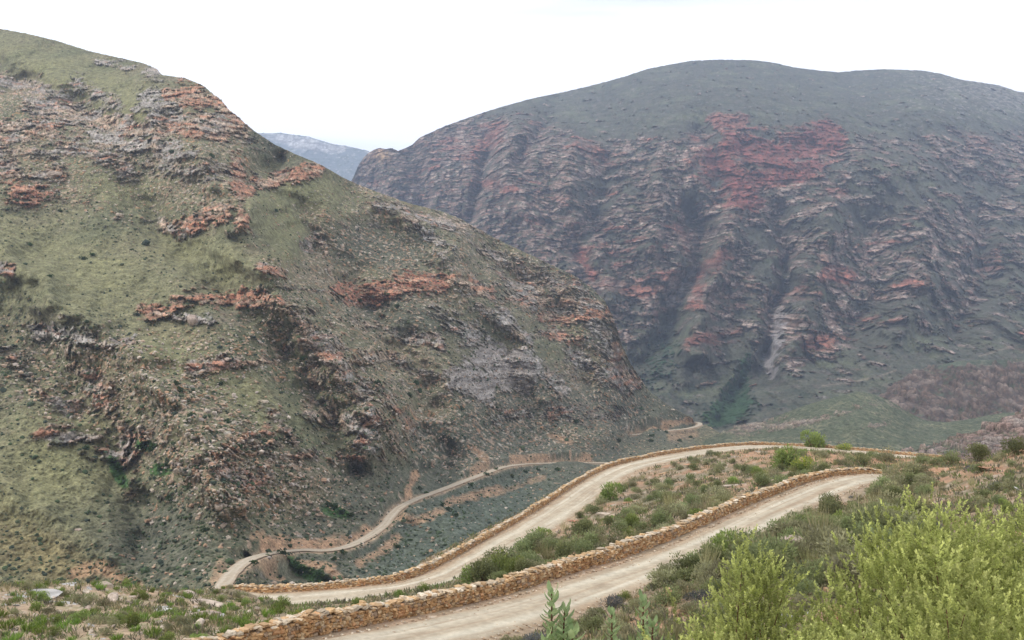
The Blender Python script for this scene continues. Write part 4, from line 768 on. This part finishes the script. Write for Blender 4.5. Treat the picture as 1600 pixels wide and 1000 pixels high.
# ground cover, too much of it to count: small tufts and twigs in one mesh
def cover(n):
    r = r1; th = r.uniform(R(-62), R(62), n * 3); dd = np.exp(r.uniform(math.log(7), math.log(175), n * 3)); x = np.sin(th) * dd; y = np.cos(th) * dd
    z, dn, df = ground(x, y); dw = np.minimum(polydist(x, y, near_wall[::4])[0], polydist(x, y, far_wall[::6])[0])
    m = (dn > 2.3 + .9 * r.random(len(x))) & (df > 3.0 + .9 * r.random(len(x))) & (dw > .6) & (fbm(x / 3, y / 3, 3, 300) + .5 * r.random(len(x)) > .12) & (z > -50)
    x, y, z = x[m][:n], y[m][:n], z[m][:n]; k = 9; n = len(x)
    base = np.repeat(np.c_[x, y, z - .02], k, 0) + r.normal(0, .10, (n * k, 3)) * np.array([1, 1, .1]) * np.repeat(.6 + y / 60, k)[:, None]
    d = r.normal(0, .55, (n * k, 3)) + np.array([0, 0, 1]); s = np.repeat((.10 + .16 * r.random(n)) * (.8 + y / 70), k)
    pal = np.array([(.24, .22, .12), (.16, .17, .10), (.34, .29, .17), (.17, .22, .08), (.15, .14, .10)]); cols = np.repeat(pal[r.integers(0, 5, n)], k, 0) * (.75 + .5 * r.random((n * k, 1)))
    V, Fc, cl = leafmesh(base, d, s, s * .22, cols, r); tag(link('ground_cover', mesh_np('ground_cover', V, Fc, cl, False, M_leaf)), 'thin dry ground cover of twigs and grasses on the near slopes', 'ground cover', None, 'stuff')
cover(40000)

def gravel(n):
    r = r1; V0, F0 = I1; P_, S_ = [], []
    for mid, hw, m in ((near_mid, 2.1, int(n * .7)), (far_mid, 2.9, int(n * .3))):
        i = (r.random(m) ** 1.3 * (len(mid) - 1)).astype(int); t = np.gradient(mid[:, :2], axis=0)[i]; t /= np.linalg.norm(t, axis=1)[:, None]
        u = np.where(r.random(m) < .55, -1, 1) * hw * np.clip(1 - np.abs(r.normal(0, .28, m)), 0, 1.0); u = np.where(r.random(m) < .12, r.uniform(-hw, hw, m), u)
        q = mid[i].copy(); q[:, 0] += t[:, 1] * u; q[:, 1] -= t[:, 0] * u; q[:, 2] += .02; P_.append(q); S_.append((.018 + .03 * r.random(m) ** 2) * (1 + mid[i, 1] / 90))
    P_, S_ = np.concatenate(P_), np.concatenate(S_); n = len(P_); V = V0[None] * (1 + r.normal(0, .2, (n, len(V0), 1))) * np.array([1, 1, .7]) * S_[:, None, None] + P_[:, None]
    cols = np.repeat((np.array([(.44, .34, .24), (.34, .24, .16), (.50, .43, .34)])[r.integers(0, 3, n)] * (.75 + .4 * r.random((n, 1))))[:, None], len(V0), 1).reshape(-1, 3)
    tag(link('gravel', mesh_np('gravel', V.reshape(-1, 3), (F0[None] + (np.arange(n) * len(V0))[:, None, None]).reshape(-1, 3), cols, False, M_road)), 'loose gravel along the edges of the dirt roads', 'gravel', None, 'stuff')
gravel(5000)

# ------------------------------------------------------------------ bushes close to the camera
def sprig_bush(seed, hgt, rad, nb, r_in=.3):
    r = np.random.default_rng(seed); segs = []; LB, LD, LL, LWd, LC = [], [], [], [], []
    for i in range(nb):
        a = r.random() * 6.283; q = math.sqrt(r.random()) * .98; top = hgt * (1 - .60 * q ** 2.2) * r.uniform(.84, 1.04)
        if r.random() < .45: top *= r.uniform(.5, .92)
        tip = np.array([math.cos(a) * q * rad, math.sin(a) * q * rad, top]); b0 = np.array([0, 0, -.03]); m_ = tip * np.array([.52, .52, .55]) + r.normal(0, .03, 3)
        if i % 7 == 0: m_ = m_ + r.normal(0, .06, 3); segs += [(b0, m_, .008, .005), (m_, tip * np.array([1, 1, .93]), .005, .002)]
        # each branch ends in a fan of leafy shoots
        for j in range(r.integers(5, 9)):
            st = tip + r.normal(0, .085, 3) * np.array([1, 1, 1.1]) - np.array([0, 0, .10]); dr = np.array([math.cos(a) * .55 * q, math.sin(a) * .55 * q, 1]) + r.normal(0, .42, 3); dr /= np.linalg.norm(dr); L_ = r.uniform(.06, .14) * (1.5 if r.random() < .12 else 1)
            m = int(L_ / .0036); t = np.linspace(0.05, 1, m)
            bs = st + dr * (L_ * t)[:, None]; v = r.normal(0, 1, (m, 3)); v -= (v @ dr)[:, None] * dr; v /= np.linalg.norm(v, axis=1)[:, None]
            LB.append(bs); LD.append(v * (1.0 - .75 * t[:, None] ** 3) + dr * .75); LL.append(.018 * (.75 + .5 * r.random(m))); LWd.append(np.full(m, .0100))
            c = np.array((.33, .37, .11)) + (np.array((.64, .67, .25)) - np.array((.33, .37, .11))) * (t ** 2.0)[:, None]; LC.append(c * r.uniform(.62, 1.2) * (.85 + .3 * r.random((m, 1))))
    V, Fc, cl = leafmesh(np.concatenate(LB), np.concatenate(LD), np.concatenate(LL), np.concatenate(LWd), np.concatenate(LC), r, .06)
    sv, sf = tubes(segs, 5)
    return mesh_np('foliage', V, Fc, cl, False, M_near), mesh_np('branches', sv, sf, None, True, M_bark)
def near_bush(seed, px, top_py, D, rad, nb, label):
    x, y = xy(px, D); g = float(ground(x, y)[0]) - .05; zt = -(top_py - 500) / F * D; h = zt - g
    lv, br = sprig_bush(seed, h, rad, nb); root = link('leafy_bush', None, None, (x, y, g)); tag(root, label, 'bush', 'yellow-green bushes close to the viewer')
    link('foliage', lv, root); link('branches', br, root); return root
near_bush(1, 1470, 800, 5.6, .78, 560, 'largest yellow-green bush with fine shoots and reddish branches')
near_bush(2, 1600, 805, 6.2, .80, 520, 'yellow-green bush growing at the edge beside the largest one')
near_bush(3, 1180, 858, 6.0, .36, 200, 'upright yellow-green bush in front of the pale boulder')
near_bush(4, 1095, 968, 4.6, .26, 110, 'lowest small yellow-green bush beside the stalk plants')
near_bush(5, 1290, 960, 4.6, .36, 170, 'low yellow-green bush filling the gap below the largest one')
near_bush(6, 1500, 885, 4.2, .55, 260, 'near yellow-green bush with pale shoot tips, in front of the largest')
# tall leafy stalks
def stalk(seed, px, top_py, D, stems, label, lean=.05, ls=1.0):
    r = np.random.default_rng(seed); x, y = xy(px, D); g = float(ground(x, y)[0]) - .05; zt = -(top_py - 500) / F * D; H = zt - g
    root = link('leafy_stalk', None, None, (x, y, g)); tag(root, label, 'plant', 'tall broad-leaved stalks near the viewer')
    V, Fc, cl, segs = [], [], [], []; nv = 0
    for (dx, dy, hh) in stems:
        top = np.array([dx, dy, H * hh]); b0 = np.array([dx * .3, dy * .3, 0]); segs.append((b0, top, .012, .006)); n = int((H * hh) / .015); t = np.linspace(.3, 1, n)
        for i, tt in enumerate(t):
            p = b0 + (top - b0) * tt; a = i * 2.4 + r.normal(0, .2); L_ = ls * .105 * r.uniform(.55, 1.1); wd = L_ * r.uniform(.40, .54)
            upv = .62 + r.normal(0, .18) + .9 * max(0, (tt - .93) / .07); d = np.array([math.cos(a), math.sin(a), upv]); d /= np.linalg.norm(d); s = np.array([-math.sin(a), math.cos(a), 0]); u = np.cross(s, d)
            rows = []
            for q, wq, lf in ((0, .15, 0), (.3, .85, .02), (.62, 1, .0), (.86, .62, -.08), (1, .05, -.18)):
                c = p + d * L_ * q + u * -lf * -L_; rows += [c + s * wd / 2 * wq + u * -.10 * wd, c, c - s * wd / 2 * wq + u * -.10 * wd]
            rows = np.array(rows); rows += u * 0.0; V.append(rows); f = []
            for k in range(4):
                for j in range(2): f.append((nv + 3 * k + j, nv + 3 * k + j + 1, nv + 3 * k + j + 4, nv + 3 * k + j + 3))
            Fc += f; nv += 15; c0 = np.array((.28, .38, .18)) + (np.array((.50, .60, .31)) - np.array((.28, .38, .18))) * r.random() * (.5 + .5 * tt); cl.append(np.tile(c0, (15, 1)))
    link('foliage', mesh_np('foliage', np.concatenate(V), Fc, np.concatenate(cl), True, M_near), root)
    sv, sf = tubes(segs, 6); link('stem', mesh_np('stem', sv, sf, None, True, M_bark), root)
stalk(1, 862, 928, 6.0, [(0, 0, 1), (.09, .05, .90), (.14, -.04, .82), (-.04, -.08, .80)], 'tallest clump of broad-leaved stalks with a rosette top')
stalk(2, 956, 957, 6.4, [(0, 0, 1), (.05, .06, .8)], 'shortest broad-leaved stalk between the two others', ls=.75)
stalk(3, 1005, 940, 6.3, [(0, 0, 1), (.06, -.05, .88)], 'bright green broad-leaved stalk nearest the yellow-green bushes', ls=.85)

# ------------------------------------------------------------------ bushes and boulders on the mountain
def surf(px, py):
    j = np.clip(np.searchsorted(LX[0], px), 0, LX.shape[1] - 1); i = np.argmin(abs(LY[:, j] - py)); return LW[i, j]
def many(name, n, pick, size, base, pal, label, cat, flat, sub=I1, seed=5, mat=M_scrub):
    r = np.random.default_rng(seed); V0, F0 = sub; pos = []
    while len(pos) < n:
        a, b = r.uniform(0, 1130), r.uniform(60, 930); p = pick(a, b)
        if r.random() < p and b > np.interp(a, *np.array(L_CREST).T) + 3 and b < np.interp(a, *np.array(L_FOOT).T) - 5 and polydist(np.array([a]), np.array([b]), thin_px[::3])[0][0] > 6: pos.append(surf(a, b))
    pos = np.array(pos); s = size * np.exp(r.normal(0, .4, n)); V = V0[None] * (1 + r.normal(0, .22, (n, len(V0), 1))) * np.array([1, 1, flat]) * (s * 1)[:, None, None] + pos[:, None]
    V[..., 2] += (s * flat * .3)[:, None]; cols = np.array(pal)[r.integers(0, len(pal), n)] * (.75 + .5 * r.random((n, 1))); cols = np.repeat(cols[:, None], len(V0), 1).reshape(-1, 3)
    me = mesh_np(name, V.reshape(-1, 3), (F0[None] + (np.arange(n) * len(V0))[:, None, None]).reshape(-1, 3), cols, False, mat)
    tag(link(name, me), label, cat, None, 'stuff')
rubf = lambda a, b: min(1, .08 + .8 * float(sum(ellz(np.float64(a), np.float64(b), *q) for q in L_RUB)) - .5 * float(sum(ellz(np.float64(a), np.float64(b), *q) for q in L_GRN)))
many('mountain_scrub', 9500, lambda a, b: max(.04, (.2 + .8 * (b > 300)) * (1 - .85 * min(1, float(sum(ellz(np.float64(a), np.float64(b), *q) for q in L_GRN))))), .46, 0, [(.045, .062, .035), (.055, .08, .04), (.07, .085, .05), (.04, .055, .04)], 'scattered dark scrub dotting the nearer mountainside', 'scrub', .8)
many('scree', 13000, rubf, .46, 0, [(.36, .26, .20), (.42, .35, .30), (.32, .20, .14), (.30, .25, .22)], 'scattered pink and buff scree blocks on the nearer mountainside', 'scree', .7, I1, 6, M_rock)
def clump(seed, c0, c1, n=420):
    return shrub_proto('mountain_bush', '', n, 1.0, .62, .20, .12, c0, c1, .3, np.random.default_rng(seed), 8)
MB = [clump(i, (.03, .055, .022), (.07, .115, .04)) for i in range(4)]
for px, py, s in [(130, 405, 5), (143, 398, 4), (78, 432, 4), (45, 384, 4), (205, 392, 3), (395, 874, 3.2), (395, 895, 3.4), (535, 868, 3.6), (520, 876, 3.2), (620, 855, 4), (655, 765, 4), (665, 772, 3.5), (690, 790, 4), (700, 798, 4.5), (710, 806, 4), (640, 845, 3), (515, 912, 4.5), (505, 905, 4), (480, 892, 4), (460, 885, 4.2), (440, 880, 4), (500, 898, 4.2),
                  (520, 795, 5), (532, 801, 5), (545, 806, 4.5), (512, 790, 4), (228, 694, 5), (238, 702, 4.5), (250, 735, 5), (262, 728, 4), (280, 610, 4), (275, 600, 3.5), (135, 700, 3.5), (640, 620, 6), (655, 612, 5), (560, 470, 5), (650, 600, 6), (1018, 682, 6), (1016, 690, 6), (1040, 676, 5), (1078, 684, 5), (1060, 690, 6), (775, 735, 4), (760, 745, 4.5), (735, 760, 4),
                  (840, 735, 4), (870, 735, 4.5), (820, 738, 4), (800, 745, 4), (430, 330, 5), (270, 238, 6), (330, 245, 5), (95, 330, 4), (180, 560, 4), (300, 650, 4), (370, 700, 4), (410, 690, 3.5), (345, 600, 4), (475, 560, 5), (590, 600, 5), (720, 640, 5), (900, 660, 6), (965, 690, 6), (1000, 640, 6), (700, 450, 5), (620, 480, 5), (610, 350, 4), (300, 760, 4), (320, 830, 4), (265, 780, 4), (355, 660, 4)]:
    q = surf(px, py); root = link('mountain_bush', MB[r1.integers(0, 4)][0], None, tuple(q - np.array([0, 0, .3])), r1.random() * 6, s * .62)
    tag(root, 'dark green bush standing out on the slope of the nearer mountain' if py < 720 or px < 350 else 'dark green bush beside the thin valley road', 'bush', 'dark bushes on the nearer mountain' if py < 720 or px < 350 else 'dark bushes by the valley road')
BIGR = [(300, 500, 5), (680, 540, 4), (410, 628, 3), (278, 545, 2), (85, 272, 5), (688, 660, 2.2), (1050, 640, 3), (188, 336, 4), (277, 738, 2.5), (30, 622, 2.4), (340, 792, 2.5), (500, 600, 2.4), (350, 820, 2.2), (238, 765, 2), (120, 828, 2), (355, 842, 2), (600, 690, 2.4), (820, 700, 3), (460, 690, 2.4), (380, 745, 2.4)]
for px, py, s in BIGR:
    q = surf(px, py); o = link('boulder', ROCKS_P[r1.integers(0, 6)], None, tuple(q), r1.random() * 3, (s, s * .8, s * .8)); tag(o, 'pale boulder lying on the slope of the nearer mountain', 'boulder', 'boulders on the nearer mountain')

# ------------------------------------------------------------------ air
def haze():
    x0, x1, y0, y1, z0, z1 = -7000, 7000, -700, 8000, -232, 1480
    V = [(x, y, z) for x in (x0, x1) for y in (y0, y1) for z in (z0, z1)]; Fc = [(0, 1, 3, 2), (4, 6, 7, 5), (0, 4, 5, 1), (2, 3, 7, 6), (0, 2, 6, 4), (1, 5, 7, 3)]
    m = bpy.data.materials.new('haze'); m.use_nodes = True; N = m.node_tree.nodes; N.remove(N['Principled BSDF']); v = N.new('ShaderNodeVolumePrincipled')
    v.inputs['Density'].default_value = .000115; v.inputs['Color'].default_value = (.60, .72, .97, 1); v.inputs['Anisotropy'].default_value = .2
    m.node_tree.links.new(v.outputs[0], N['Material Output'].inputs['Volume'])
    me = bpy.data.meshes.new('haze'); me.from_pydata(V, [], Fc); me.materials.append(m); tag(link('haze', me), 'pale bluish haze filling the valley air', 'haze', None, 'stuff')
haze()
print('COUNTS', counts)
